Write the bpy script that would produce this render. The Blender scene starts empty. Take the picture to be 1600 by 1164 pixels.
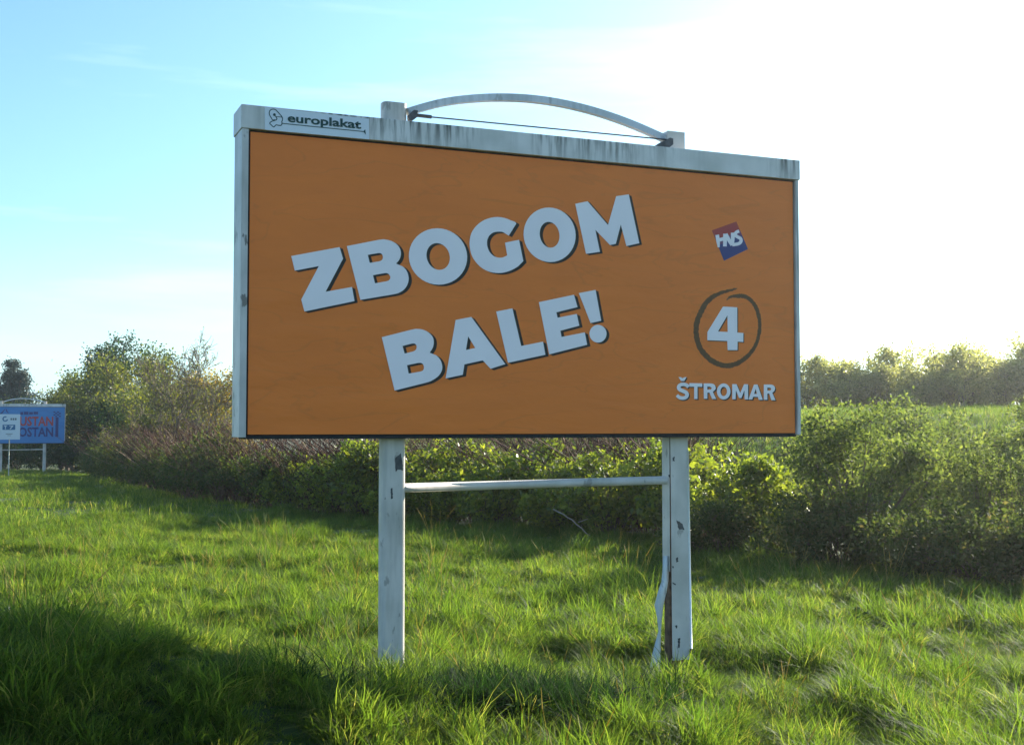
import bpy, bmesh, math, random
import numpy as np
from mathutils import Vector, Matrix

# ------------------------------------------------------------------ camera, sky, sun
SC = bpy.context.scene
COL = SC.collection
YAW, PITCH, ROLL = -0.39713, 0.043525, 0.00038
CAM = np.array([-1.7402, -9.3848, 2.2193])
FPX = 1900.0
cy, sy, cp, sp = math.cos(YAW), math.sin(YAW), math.cos(PITCH), math.sin(PITCH)
FWD = np.array([-sy * cp, cy * cp, sp])
RGT = np.array([cy, sy, 0.0])
UPV = np.cross(RGT, FWD)
cam_data = bpy.data.cameras.new('camera')
cam = bpy.data.objects.new('camera', cam_data)
COL.objects.link(cam)
cam_data.sensor_width = 36.0
cam_data.lens = FPX / 1600.0 * 36.0
cam_data.clip_start = 0.05
cam_data.clip_end = 3000.0
M = Matrix(((RGT[0], UPV[0], -FWD[0], CAM[0]), (RGT[1], UPV[1], -FWD[1], CAM[1]),
            (RGT[2], UPV[2], -FWD[2], CAM[2]), (0, 0, 0, 1)))
cam.matrix_world = M
SC.camera = cam

SUN_D, SUN_E = math.radians(24.0), math.radians(19.5)
SUNV = Vector((math.cos(SUN_D) * math.cos(SUN_E), math.sin(SUN_D) * math.cos(SUN_E), math.sin(SUN_E)))
world = bpy.data.worlds.new('World')
SC.world = world
world.use_nodes = True
wn, wl = world.node_tree.nodes, world.node_tree.links
wn.clear()
w_out = wn.new('ShaderNodeOutputWorld')
w_bg = wn.new('ShaderNodeBackground')
w_bg.inputs['Strength'].default_value = 0.086
w_sky = wn.new('ShaderNodeTexSky')
w_sky.sky_type = 'NISHITA'
w_sky.sun_disc = False
w_sky.sun_elevation = SUN_E
w_sky.sun_rotation = math.atan2(SUNV.x, SUNV.y)
w_sky.air_density = 1.0
w_sky.dust_density = 1.6
w_sky.ozone_density = 1.0
# thin cirrus streaks, stretched along the horizon
w_tc = wn.new('ShaderNodeTexCoord')
w_mp = wn.new('ShaderNodeMapping')
w_mp.inputs['Scale'].default_value = (1.4, 1.4, 13.0)
w_mp.inputs['Location'].default_value = (0.3, 0.1, 0.4)
w_ns = wn.new('ShaderNodeTexNoise')
w_ns.inputs['Scale'].default_value = 1.6
w_ns.inputs['Detail'].default_value = 5.0
w_ns.inputs['Roughness'].default_value = 0.55
w_rp = wn.new('ShaderNodeValToRGB')
w_rp.color_ramp.elements[0].position = 0.52
w_rp.color_ramp.elements[1].position = 0.85
w_rp.color_ramp.elements[1].color = (0.30, 0.30, 0.30, 1)
w_mx = wn.new('ShaderNodeMix')
w_mx.data_type = 'RGBA'
w_mx.inputs['B'].default_value = (9.0, 9.5, 10.0, 1)
wl.new(w_tc.outputs['Generated'], w_mp.inputs['Vector'])
wl.new(w_mp.outputs['Vector'], w_ns.inputs['Vector'])
wl.new(w_ns.outputs['Fac'], w_rp.inputs['Fac'])
wl.new(w_rp.outputs['Color'], w_mx.inputs['Factor'])
w_tint = wn.new('ShaderNodeMix')                 # the camera's cool white balance, the same over the whole sky
w_tint.data_type = 'RGBA'
w_tint.blend_type = 'MULTIPLY'
w_tint.inputs['Factor'].default_value = 1.0
w_tint.inputs['B'].default_value = (0.66, 0.965, 1.16, 1)
wl.new(w_sky.outputs['Color'], w_tint.inputs['A'])
wl.new(w_tint.outputs['Result'], w_mx.inputs['A'])
# thin milky veil low on the sky, all round the horizon
w_sep = wn.new('ShaderNodeSeparateXYZ')
wl.new(w_tc.outputs['Generated'], w_sep.inputs[0])
w_mr = wn.new('ShaderNodeMapRange')
w_mr.interpolation_type = 'SMOOTHSTEP'
w_mr.inputs['From Min'].default_value = 0.17
w_mr.inputs['From Max'].default_value = 0.0
w_mr.inputs['To Max'].default_value = 0.75
wl.new(w_sep.outputs['Z'], w_mr.inputs['Value'])
w_m2 = wn.new('ShaderNodeMix')
w_m2.data_type = 'RGBA'
w_m2.inputs['B'].default_value = (4.0, 5.7, 6.1, 1)
wl.new(w_mr.outputs['Result'], w_m2.inputs['Factor'])
wl.new(w_mx.outputs['Result'], w_m2.inputs['A'])
wl.new(w_m2.outputs['Result'], w_bg.inputs['Color'])
wl.new(w_bg.outputs['Background'], w_out.inputs['Surface'])

sun_data = bpy.data.lights.new('sun', 'SUN')
sun_data.energy = 5.0
sun_data.angle = math.radians(0.6)
sun_data.color = (1.0, 0.91, 0.76)
sun = bpy.data.objects.new('sun', sun_data)
COL.objects.link(sun)
sun.rotation_euler = SUNV.to_track_quat('Z', 'Y').to_euler()

SC.view_settings.view_transform = 'Standard'
SC.view_settings.look = 'None'
SC.view_settings.exposure = 1.58
SC.view_settings.gamma = 1.0
SC.view_settings.use_curve_mapping = False
SC.cycles.use_denoising = True
SC.cycles.sample_clamp_indirect = 4.0
SC.cycles.max_bounces = 8
SC.cycles.transparent_max_bounces = 8
SC.cycles.transmission_bounces = 6

# ------------------------------------------------------------------ helpers
rng = np.random.default_rng(7)
PI = math.pi
ZB = 2.15                                       # height of the poster's lower edge


def ray(px, py):
    return ((px - 800) / FPX) * RGT + ((582 - py) / FPX) * UPV + FWD


def at_y(px, py, Y):
    """photo pixel -> point on the vertical plane y = Y (the board's own plane family)"""
    d = ray(px, py)
    return CAM + d * ((Y - CAM[1]) / d[1])


def ground_z(x, y):
    x = np.asarray(x, float)
    y = np.asarray(y, float)
    z = np.where(y > 0, -0.012 * np.minimum(y, 130), 0.0)
    f = np.clip(-y - 0.2, 0, 40)
    z = z + 0.035 * np.minimum(f, 12)
    up = np.clip((y + 3.3) / 1.7, 0, 1)                     # a hummock left of the posts, steep on the near side
    dn = np.clip((1.6 - y) / 3.0, 0, 1)
    z = z + 0.82 * np.exp(-(np.maximum(np.abs(x + 2.6) - 1.0, 0) / 2.45) ** 2) * (up * up * (3 - 2 * up)) * (dn * dn * (3 - 2 * dn))
    z = z + 0.05 * np.sin(x * 1.3 + 0.6) * np.sin(y * 1.1) + 0.03 * np.sin(x * 2.9 + y * 2.3)
    return z


def at_d(px, d):
    """point on the ground at horizontal distance d along the column of pixel px"""
    r = ray(px, 664.75)
    r = r / math.hypot(r[0], r[1])
    x, y = CAM[0] + r[0] * d, CAM[1] + r[1] * d
    return np.array([x, y, float(ground_z(x, y))])


def tag(o, label=None, cat=None, group=None, kind=None):
    if label: o['label'] = label
    if cat: o['category'] = cat
    if group: o['group'] = group
    if kind: o['kind'] = kind
    return o


def link(name, me, mat=None, parent=None):
    o = bpy.data.objects.new(name, me)
    COL.objects.link(o)
    if mat is not None and me is not None and len(me.materials) == 0:
        me.materials.append(mat)
    if parent is not None:
        o.parent = parent
    return o


def empty(name, loc=(0, 0, 0), rz=0.0):
    o = bpy.data.objects.new(name, None)
    o.empty_display_size = 0.2
    COL.objects.link(o)
    o.location = loc
    o.rotation_euler = (0, 0, rz)
    return o


def mesh_from(name, V, F, mat=None, parent=None, smooth=False):
    me = bpy.data.meshes.new(name)
    me.from_pydata([tuple(v) for v in V], [], [tuple(f) for f in F])
    if smooth:
        me.polygons.foreach_set('use_smooth', [True] * len(me.polygons))
    me.update()
    return link(name, me, mat, parent)


def np_mesh(name, V, Q, v=None, smooth=False):
    """fast mesh of quads Q (n,4) over V (m,3); optional per-face value v"""
    me = bpy.data.meshes.new(name)
    me.vertices.add(len(V))
    me.vertices.foreach_set('co', np.ascontiguousarray(V, dtype=np.float32).ravel())
    n, k = Q.shape
    me.loops.add(n * k)
    me.loops.foreach_set('vertex_index', np.ascontiguousarray(Q, dtype=np.int32).ravel())
    me.polygons.add(n)
    me.polygons.foreach_set('loop_start', np.arange(0, n * k, k, dtype=np.int32))
    me.polygons.foreach_set('loop_total', np.full(n, k, dtype=np.int32))
    if smooth:
        me.polygons.foreach_set('use_smooth', np.ones(n, dtype=bool))
    me.update(calc_edges=True)
    if v is not None:
        at = me.attributes.new('v', 'FLOAT', 'FACE')
        at.data.foreach_set('value', np.ascontiguousarray(v, dtype=np.float32))
    return me


def box(bm, x0, x1, y0, y1, z0, z1):
    vs = [bm.verts.new((x, y, z)) for x in (x0, x1) for y in (y0, y1) for z in (z0, z1)]
    for f in ((0, 1, 3, 2), (4, 6, 7, 5), (0, 4, 5, 1), (2, 3, 7, 6), (0, 2, 6, 4), (1, 5, 7, 3)):
        bm.faces.new([vs[i] for i in f])


def bm_obj(name, bm, mat, parent=None, bevel=0.0, smooth=False):
    bmesh.ops.recalc_face_normals(bm, faces=bm.faces)
    if bevel:
        bmesh.ops.bevel(bm, geom=bm.edges[:], offset=bevel, segments=2, affect='EDGES', profile=0.6)
    me = bpy.data.meshes.new(name)
    bm.to_mesh(me)
    bm.free()
    if smooth:
        me.polygons.foreach_set('use_smooth', [True] * len(me.polygons))
    return link(name, me, mat, parent)


def box_obj(name, x0, x1, y0, y1, z0, z1, mat, parent=None, bevel=0.0):
    bm = bmesh.new()
    box(bm, x0, x1, y0, y1, z0, z1)
    return bm_obj(name, bm, mat, parent, bevel)


def sweep(pts, prof, closed_ends=True):
    """sweep a closed 2-D profile (list of (a,b)) along a polyline; returns V,F. a = side (Y), b = up-ish"""
    pts = [Vector(p) for p in pts]
    V, F = [], []
    n = len(prof)
    for i, p in enumerate(pts):
        t = (pts[min(i + 1, len(pts) - 1)] - pts[max(i - 1, 0)]).normalized()
        s = Vector((0, 1, 0))
        if abs(t.dot(s)) > 0.95: s = Vector((1, 0, 0))
        u = t.cross(s).normalized()
        s = u.cross(t).normalized()
        for a, b in prof:
            V.append(p + s * a - u * b)
    for i in range(len(pts) - 1):
        for k in range(n):
            F.append((i * n + k, i * n + (k + 1) % n, (i + 1) * n + (k + 1) % n, (i + 1) * n + k))
    if closed_ends:
        F.append(tuple(range(n)))
        F.append(tuple(range((len(pts) - 1) * n, len(pts) * n))[::-1])
    return V, F


def circ(r, n=12, ry=None):
    ry = ry or r
    return [(r * math.cos(2 * PI * k / n), ry * math.sin(2 * PI * k / n)) for k in range(n)]


# ------------------------------------------------------------------ materials
def new_mat(name):
    m = bpy.data.materials.new(name)
    m.use_nodes = True
    nt = m.node_tree
    nt.nodes.clear()
    out = nt.nodes.new('ShaderNodeOutputMaterial')
    return m, nt.nodes, nt.links, out


def simple(name, col, rough=0.6, metal=0.0, noise=0.0, scale=8.0, spec=0.4):
    m, N, L, out = new_mat(name)
    b = N.new('ShaderNodeBsdfPrincipled')
    b.inputs['Roughness'].default_value = rough
    b.inputs['Metallic'].default_value = metal
    b.inputs['Specular IOR Level'].default_value = spec
    b.inputs['Base Color'].default_value = (*col, 1)
    if noise:
        tc = N.new('ShaderNodeTexCoord')
        ns = N.new('ShaderNodeTexNoise')
        ns.inputs['Scale'].default_value = scale
        ns.inputs['Detail'].default_value = 6
        rp = N.new('ShaderNodeValToRGB')
        rp.color_ramp.elements[0].position = 0.3
        rp.color_ramp.elements[1].position = 0.7
        rp.color_ramp.elements[0].color = (*[c * (1 - noise) for c in col], 1)
        rp.color_ramp.elements[1].color = (*[min(1, c * (1 + noise)) for c in col], 1)
        L.new(tc.outputs['Object'], ns.inputs['Vector'])
        L.new(ns.outputs['Fac'], rp.inputs['Fac'])
        L.new(rp.outputs['Color'], b.inputs['Base Color'])
    L.new(b.outputs['BSDF'], out.inputs['Surface'])
    return m


def painted(name, col, streak=0.0, spots=0.0, top=None, rough=0.45):
    """weathered white paint: soft tone mottling, vertical dirt streaks that run from a top edge, chips"""
    m, N, L, out = new_mat(name)
    b = N.new('ShaderNodeBsdfPrincipled')
    b.inputs['Roughness'].default_value = rough
    tc = N.new('ShaderNodeTexCoord')
    ns = N.new('ShaderNodeTexNoise')
    ns.inputs['Scale'].default_value = 3.0
    ns.inputs['Detail'].default_value = 7
    L.new(tc.outputs['Object'], ns.inputs['Vector'])
    rp = N.new('ShaderNodeValToRGB')
    rp.color_ramp.elements[0].position = 0.30
    rp.color_ramp.elements[1].position = 0.62
    rp.color_ramp.elements[0].color = (col[0] * .74, col[1] * .76, col[2] * .74, 1)
    rp.color_ramp.elements[1].color = (*col, 1)
    L.new(ns.outputs['Fac'], rp.inputs['Fac'])
    cur = rp.outputs['Color']

    def darken(cur, fac, dark):
        mx = N.new('ShaderNodeMix')
        mx.data_type = 'RGBA'
        mx.inputs['B'].default_value = (*dark, 1)
        L.new(fac, mx.inputs['Factor'])
        L.new(cur, mx.inputs['A'])
        return mx.outputs['Result']

    def nz(scale3, scale, detail, lo, hi, amt):
        mp = N.new('ShaderNodeMapping')
        mp.inputs['Scale'].default_value = scale3
        L.new(tc.outputs['Object'], mp.inputs['Vector'])
        n2 = N.new('ShaderNodeTexNoise')
        n2.inputs['Scale'].default_value = scale
        n2.inputs['Detail'].default_value = detail
        L.new(mp.outputs['Vector'], n2.inputs['Vector'])
        mr = N.new('ShaderNodeMapRange')
        mr.inputs['From Min'].default_value = lo
        mr.inputs['From Max'].default_value = hi
        mr.inputs['To Max'].default_value = amt
        L.new(n2.outputs['Fac'], mr.inputs['Value'])
        return mr.outputs['Result']

    def mul(a, c):
        mm = N.new('ShaderNodeMath')
        mm.operation = 'MULTIPLY'
        L.new(a, mm.inputs[0])
        L.new(c, mm.inputs[1])
        return mm.outputs[0]
    if streak:
        s1 = nz((1, 1, 0.10), 24.0, 6, 0.44, 0.60, 1.0)
        zone = nz((1, 1, 0.05), 1.15, 3, 0.44, 0.56, 1.0)
        f = mul(s1, zone)
        if top is not None:
            sep = N.new('ShaderNodeSeparateXYZ')
            L.new(tc.outputs['Object'], sep.inputs[0])
            mr = N.new('ShaderNodeMapRange')
            mr.inputs['From Min'].default_value = top - 0.20
            mr.inputs['From Max'].default_value = top
            mr.inputs['To Min'].default_value = 0.25
            L.new(sep.outputs['Z'], mr.inputs['Value'])
            f = mul(f, mr.outputs['Result'])
        amt = N.new('ShaderNodeMath')
        amt.operation = 'MULTIPLY'
        amt.inputs[1].default_value = streak
        L.new(f, amt.inputs[0])
        cur = darken(cur, amt.outputs[0], (0.05, 0.055, 0.045))
    if spots:
        f = nz((1, 1, 0.45), 11.0, 6, 0.635, 0.665, spots)
        cur = darken(cur, f, (0.10, 0.085, 0.07))
        f = nz((1, 1, 0.25), 3.6, 8, 0.50, 0.72, spots * .65)
        cur = darken(cur, f, (0.22, 0.21, 0.18))
    L.new(cur, b.inputs['Base Color'])
    L.new(b.outputs['BSDF'], out.inputs['Surface'])
    return m


def leafmat(name, ramp, trans_gain=(1.5, 1.6, 0.9), tfac=0.5, rough=0.45, attr=True, spec=0.35, gloss_dim=1.0):
    """thin leaf: reflects and lets light through; tone picked per leaf (attribute v) or per instance"""
    m, N, L, out = new_mat(name)
    if attr:
        a = N.new('ShaderNodeAttribute')
        a.attribute_name = 'v'
        src = a.outputs['Fac']
    else:
        a = N.new('ShaderNodeObjectInfo')
        a2 = N.new('ShaderNodeAttribute')
        a2.attribute_name = 'v'
        ad = N.new('ShaderNodeMath')
        ad.operation = 'ADD'
        L.new(a.outputs['Random'], ad.inputs[0])
        L.new(a2.outputs['Fac'], ad.inputs[1])
        hv = N.new('ShaderNodeMath')
        hv.operation = 'MULTIPLY'
        hv.inputs[1].default_value = 0.5
        L.new(ad.outputs[0], hv.inputs[0])
        src = hv.outputs[0]
    rp = N.new('ShaderNodeValToRGB')
    els = rp.color_ramp.elements
    while len(els) < len(ramp): els.new(0.5)
    for e, (p, c) in zip(els, ramp):
        e.position = p
        e.color = (*c, 1)
    L.new(src, rp.inputs['Fac'])
    b = N.new('ShaderNodeBsdfPrincipled')
    b.inputs['Roughness'].default_value = rough
    b.inputs['Specular IOR Level'].default_value = spec
    L.new(rp.outputs['Color'], b.inputs['Base Color'])
    t = N.new('ShaderNodeBsdfTranslucent')
    g = N.new('ShaderNodeMix')
    g.data_type = 'RGBA'
    g.blend_type = 'MULTIPLY'
    g.inputs['Factor'].default_value = 1.0
    g.inputs['B'].default_value = (*trans_gain, 1)
    L.new(rp.outputs['Color'], g.inputs['A'])
    L.new(g.outputs['Result'], t.inputs['Color'])
    mx = N.new('ShaderNodeMixShader')
    mx.inputs['Fac'].default_value = tfac
    L.new(b.outputs['BSDF'], mx.inputs[1])
    L.new(t.outputs['BSDF'], mx.inputs[2])
    L.new(mx.outputs['Shader'], out.inputs['Surface'])
    return m


WHITE = painted('white_painted_metal', (0.66, 0.69, 0.70), streak=0.25, spots=0.35)
HEADERM = painted('header_paint', (0.72, 0.67, 0.64), streak=0.95, spots=0.0, top=2.541)
POSTM = painted('post_paint', (0.66, 0.60, 0.55), streak=0.15, spots=0.45)
FRAMEM = painted('frame_paint', (0.64, 0.60, 0.58), streak=0.6, spots=0.8)
ARCHM = painted('arch_paint', (0.62, 0.64, 0.68), streak=0.2, spots=0.3)
LIPM = simple('bright_rolled_edge', (0.8, 0.82, 0.82), 0.25, spec=0.8)
PLATEM = simple('plate_white', (0.68, 0.70, 0.75), 0.35)
LETTERG = simple('dark_green_print', (0.012, 0.055, 0.05), 0.5)
DARK = simple('dark_recess', (0.02, 0.02, 0.022), 0.8, noise=0.4, scale=30)
RUST = simple('rusty_steel', (0.13, 0.075, 0.045), 0.85, noise=0.6, scale=14)
STEEL = simple('dark_steel', (0.09, 0.09, 0.095), 0.5, metal=0.6, noise=0.3, scale=20)
BACKM = simple('back_sheet', (0.5, 0.52, 0.54), 0.5, noise=0.15)
PWHITE = simple('print_white', (0.90, 0.80, 0.82), 0.5, noise=0.03, scale=3)
PDARK = simple('print_black_brown', (0.022, 0.017, 0.012), 0.55)
PBROWN = simple('print_brown', (0.13, 0.06, 0.02), 0.55, noise=0.25, scale=25)
PNAVY = simple('print_navy', (0.03, 0.045, 0.18), 0.5)
PPLUM = simple('print_plum', (0.16, 0.05, 0.13), 0.5)
PRED = simple('print_red', (0.42, 0.05, 0.045), 0.5)
BWHITE = simple('sign_white', (0.62, 0.68, 0.74), 0.4)
BTEAL = simple('sign_teal', (0.02, 0.14, 0.30), 0.45)
BNAVY = simple('poster_navy', (0.015, 0.03, 0.16), 0.5)
BGREY = simple('sign_grey_print', (0.10, 0.12, 0.15), 0.5)


def poster_mat(name, col, col2):
    m, N, L, out = new_mat(name)
    b = N.new('ShaderNodeBsdfPrincipled')
    b.inputs['Roughness'].default_value = 0.42
    b.inputs['Specular IOR Level'].default_value = 0.3
    tc = N.new('ShaderNodeTexCoord')
    mp = N.new('ShaderNodeMapping')
    mp.inputs['Scale'].default_value = (0.7, 1, 3.0)
    L.new(tc.outputs['Object'], mp.inputs['Vector'])
    ns = N.new('ShaderNodeTexNoise')
    ns.inputs['Scale'].default_value = 1.7
    ns.inputs['Detail'].default_value = 8
    ns.inputs['Roughness'].default_value = 0.62
    L.new(mp.outputs['Vector'], ns.inputs['Vector'])
    rp = N.new('ShaderNodeValToRGB')
    rp.color_ramp.elements[0].position = 0.3
    rp.color_ramp.elements[1].position = 0.7
    rp.color_ramp.elements[0].color = (*col2, 1)
    rp.color_ramp.elements[1].color = (*col, 1)
    L.new(ns.outputs['Fac'], rp.inputs['Fac'])
    mp3 = N.new('ShaderNodeMapping')
    mp3.inputs['Scale'].default_value = (0.45, 1, 1.9)
    L.new(tc.outputs['Object'], mp3.inputs['Vector'])
    n3 = N.new('ShaderNodeTexNoise')
    n3.inputs['Scale'].default_value = 2.1
    n3.inputs['Detail'].default_value = 3
    n3.inputs['Distortion'].default_value = 0.8
    L.new(mp3.outputs['Vector'], n3.inputs['Vector'])
    r3 = N.new('ShaderNodeValToRGB')
    r3.color_ramp.elements[0].position = 0.482
    r3.color_ramp.elements[0].color = (0, 0, 0, 1)
    r3.color_ramp.elements[1].position = 0.518
    r3.color_ramp.elements[1].color = (0, 0, 0, 1)
    e3 = r3.color_ramp.elements.new(0.5)
    e3.color = (0.11, 0.11, 0.11, 1)
    L.new(n3.outputs['Fac'], r3.inputs['Fac'])
    m3 = N.new('ShaderNodeMix')
    m3.data_type = 'RGBA'
    m3.inputs['B'].default_value = (0.16, 0.07, 0.03, 1)
    L.new(r3.outputs['Color'], m3.inputs['Factor'])
    L.new(rp.outputs['Color'], m3.inputs['A'])
    L.new(m3.outputs['Result'], b.inputs['Base Color'])
    # paper wrinkles and sheet waviness
    mp2 = N.new('ShaderNodeMapping')
    mp2.inputs['Scale'].default_value = (0.7, 1, 2.2)
    L.new(tc.outputs['Object'], mp2.inputs['Vector'])
    n2 = N.new('ShaderNodeTexNoise')
    n2.inputs['Scale'].default_value = 2.4
    n2.inputs['Detail'].default_value = 5
    n2.inputs['Distortion'].default_value = 0.6
    L.new(mp2.outputs['Vector'], n2.inputs['Vector'])
    bp = N.new('ShaderNodeBump')
    bp.inputs['Strength'].default_value = 0.28
    bp.inputs['Distance'].default_value = 0.03
    L.new(n2.outputs['Fac'], bp.inputs['Height'])
    L.new(bp.outputs['Normal'], b.inputs['Normal'])
    L.new(b.outputs['BSDF'], out.inputs['Surface'])
    return m


ORANGE = poster_mat('orange_poster', (0.90, 0.214, 0.030), (0.81, 0.188, 0.027))
BLUE = poster_mat('blue_poster', (0.045, 0.24, 0.54), (0.035, 0.20, 0.48))

BARK = simple('bark', (0.10, 0.075, 0.055), 0.9, noise=0.4, scale=6)
PALEBARK = simple('pale_bark', (0.13, 0.10, 0.08), 0.9, noise=0.35, scale=6)
TWIG = simple('twig', (0.09, 0.06, 0.045), 0.9, noise=0.3, scale=5)

GRASSM = leafmat('grass_blade', [(0.0, (0.018, 0.045, 0.010)), (0.4, (0.056, 0.098, 0.018)), (0.7, (0.100, 0.142, 0.028)), (1.0, (0.25, 0.21, 0.10))],
                 trans_gain=(2.65, 2.6, 1.0), tfac=0.55, rough=0.6, attr=False, spec=0.14)
HEDGEL = leafmat('hedge_leaf', [(0.0, (0.055, 0.085, 0.02)), (0.5, (0.12, 0.155, 0.025)), (1.0, (0.20, 0.22, 0.035))], trans_gain=(2.3, 2.2, 0.8), tfac=0.55, rough=0.45)
BRAML = leafmat('bramble_leaf', [(0.0, (0.035, 0.055, 0.02)), (0.6, (0.075, 0.10, 0.03)), (1.0, (0.15, 0.12, 0.06))], trans_gain=(1.5, 1.5, 0.7), tfac=0.45, rough=0.7, spec=0.12)
BUSHL = leafmat('bush_leaf', [(0.0, (0.045, 0.07, 0.025)), (0.5, (0.085, 0.12, 0.035)), (1.0, (0.16, 0.19, 0.06))], trans_gain=(1.9, 1.8, 0.9), tfac=0.55, rough=0.7, spec=0.12)
WILLOWL = leafmat('willow_leaf', [(0.0, (0.045, 0.065, 0.016)), (0.5, (0.095, 0.115, 0.022)), (1.0, (0.18, 0.165, 0.03))], trans_gain=(2.0, 1.9, 0.7), tfac=0.5)
AMBERL = leafmat('amber_leaf', [(0.0, (0.09, 0.095, 0.02)), (0.5, (0.175, 0.16, 0.03)), (1.0, (0.30, 0.215, 0.04))], trans_gain=(2.0, 1.6, 0.5), tfac=0.55)
DARKL = leafmat('evergreen_leaf', [(0.0, (0.009, 0.026, 0.007)), (0.6, (0.02, 0.05, 0.012)), (1.0, (0.06, 0.11, 0.02))], trans_gain=(1.6, 1.8, 0.6), tfac=0.3, rough=0.65, spec=0.12)
CONL = leafmat('conifer_needle', [(0.0, (0.010, 0.022, 0.016)), (1.0, (0.03, 0.055, 0.035))], tfac=0.15, rough=0.6)
BANKL = leafmat('bank_leaf', [(0.0, (0.10, 0.125, 0.05)), (0.5, (0.19, 0.21, 0.085)), (1.0, (0.28, 0.28, 0.13))], trans_gain=(2.1, 1.95, 1.1), tfac=0.6)
STEMM = leafmat('dry_stem', [(0.0, (0.03, 0.014, 0.011)), (0.5, (0.08, 0.036, 0.027)), (0.8, (0.13, 0.07, 0.05)), (1.0, (0.26, 0.19, 0.13))], trans_gain=(1, 1, 1), tfac=0.1, rough=0.8, spec=0.1)
FLUFF = leafmat('seed_fluff', [(0.0, (0.42, 0.43, 0.40)), (1.0, (0.5, 0.5, 0.47))], trans_gain=(1, 1, 1), tfac=0.5)


def ground_mat(name, c1, c2, scale):
    m, N, L, out = new_mat(name)
    b = N.new('ShaderNodeBsdfPrincipled')
    b.inputs['Roughness'].default_value = 0.95
    tc = N.new('ShaderNodeTexCoord')
    ns = N.new('ShaderNodeTexNoise')
    ns.inputs['Scale'].default_value = scale
    ns.inputs['Detail'].default_value = 8
    L.new(tc.outputs['Object'], ns.inputs['Vector'])
    rp = N.new('ShaderNodeValToRGB')
    rp.color_ramp.elements[0].position = 0.35
    rp.color_ramp.elements[1].position = 0.65
    rp.color_ramp.elements[0].color = (*c1, 1)
    rp.color_ramp.elements[1].color = (*c2, 1)
    L.new(ns.outputs['Fac'], rp.inputs['Fac'])
    L.new(rp.outputs['Color'], b.inputs['Base Color'])
    bp = N.new('ShaderNodeBump')
    bp.inputs['Distance'].default_value = 0.05
    L.new(ns.outputs['Fac'], bp.inputs['Height'])
    L.new(bp.outputs['Normal'], b.inputs['Normal'])
    L.new(b.outputs['BSDF'], out.inputs['Surface'])
    return m


GROUNDM = ground_mat('meadow_soil', (0.025, 0.04, 0.012), (0.05, 0.085, 0.018), 1.5)
BANKM = ground_mat('bank_turf', (0.05, 0.085, 0.02), (0.09, 0.13, 0.03), 0.8)

# ------------------------------------------------------------------ ground
def grid_sheet(name, xs, ys, zf, mat):
    X, Y = np.meshgrid(xs, ys)
    V = np.stack([X, Y, zf(X, Y)], -1).reshape(-1, 3)
    nx, ny = len(xs), len(ys)
    i = (np.arange(ny - 1)[:, None] * nx + np.arange(nx - 1)[None, :]).ravel()
    Q = np.stack([i, i + 1, i + nx + 1, i + nx], 1)
    me = np_mesh(name, V, Q, smooth=True)
    return link(name, me, mat)


gx = np.concatenate([np.linspace(-1500, -60, 12), np.arange(-50, -12, 4), np.arange(-12, 24, 0.4), np.arange(24, 80, 4), np.linspace(90, 1500, 12)])
gy = np.concatenate([np.linspace(-1500, -30, 8), np.arange(-26, -12, 2), np.arange(-12, 14, 0.4), np.arange(14, 140, 4), np.linspace(150, 1800, 12)])
tag(grid_sheet('ground', gx, gy, ground_z, GROUNDM), kind='structure')

# ------------------------------------------------------------------ billboard
PW, PH = 5.04, 2.34


def make_frame(root, detailed=True):
    """everything of a billboard but its poster; local origin at the ground under the poster's left edge"""
    Z = ZB
    P = {}
    core = box_obj('board_core', -0.058, 5.083, 0.014, 0.270, Z - 0.012, Z + PH + 0.012, DARK, root)
    P['core'] = core
    box_obj('back_sheet', -0.056, 5.081, 0.272, 0.30, Z - 0.01, Z + PH + 0.010, BACKM, root)
    fr = box_obj('frame_rail', -0.070, -0.018, -0.026, 0.292, Z - 0.022, Z + PH + 0.016, FRAMEM, root, 0.004)
    box_obj('frame_rail', 5.052, 5.090, -0.022, 0.292, Z - 0.015, Z + PH + 0.016, FRAMEM, root, 0.004)
    box_obj('bottom_rail', -0.0175, 5.0515, 0.002, 0.285, Z - 0.035, Z - 0.013, DARK, root, 0.003)
    hd = box_obj('header', -0.078, 5.100, -0.034, 0.310, Z + PH + 0.018, Z + PH + 0.202, HEADERM, root, 0.005)
    hd.location = (0, 0, 0)
    # material space of the header: z measured from the poster edge
    return hd


def rounded_rect(w, d, r, n=5):
    pts = []
    for cx, cy2, a0 in ((w / 2 - r, d / 2 - r, 0), (-w / 2 + r, d / 2 - r, 90), (-w / 2 + r, -d / 2 + r, 180), (w / 2 - r, -d / 2 + r, 270)):
        for k in range(n + 1):
            a = math.radians(a0 + 90 * k / n)
            pts.append((cx + r * math.cos(a), cy2 + r * math.sin(a)))
    return pts


def prism(pts, x, y, z0, z1):
    n = len(pts)
    V = [(x + a, y + b, z0) for a, b in pts] + [(x + a, y + b, z1) for a, b in pts]
    F = [(k, (k + 1) % n, n + (k + 1) % n, n + k) for k in range(n)]
    F += [tuple(range(n))[::-1], tuple(range(n, 2 * n))]
    return V, F


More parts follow.
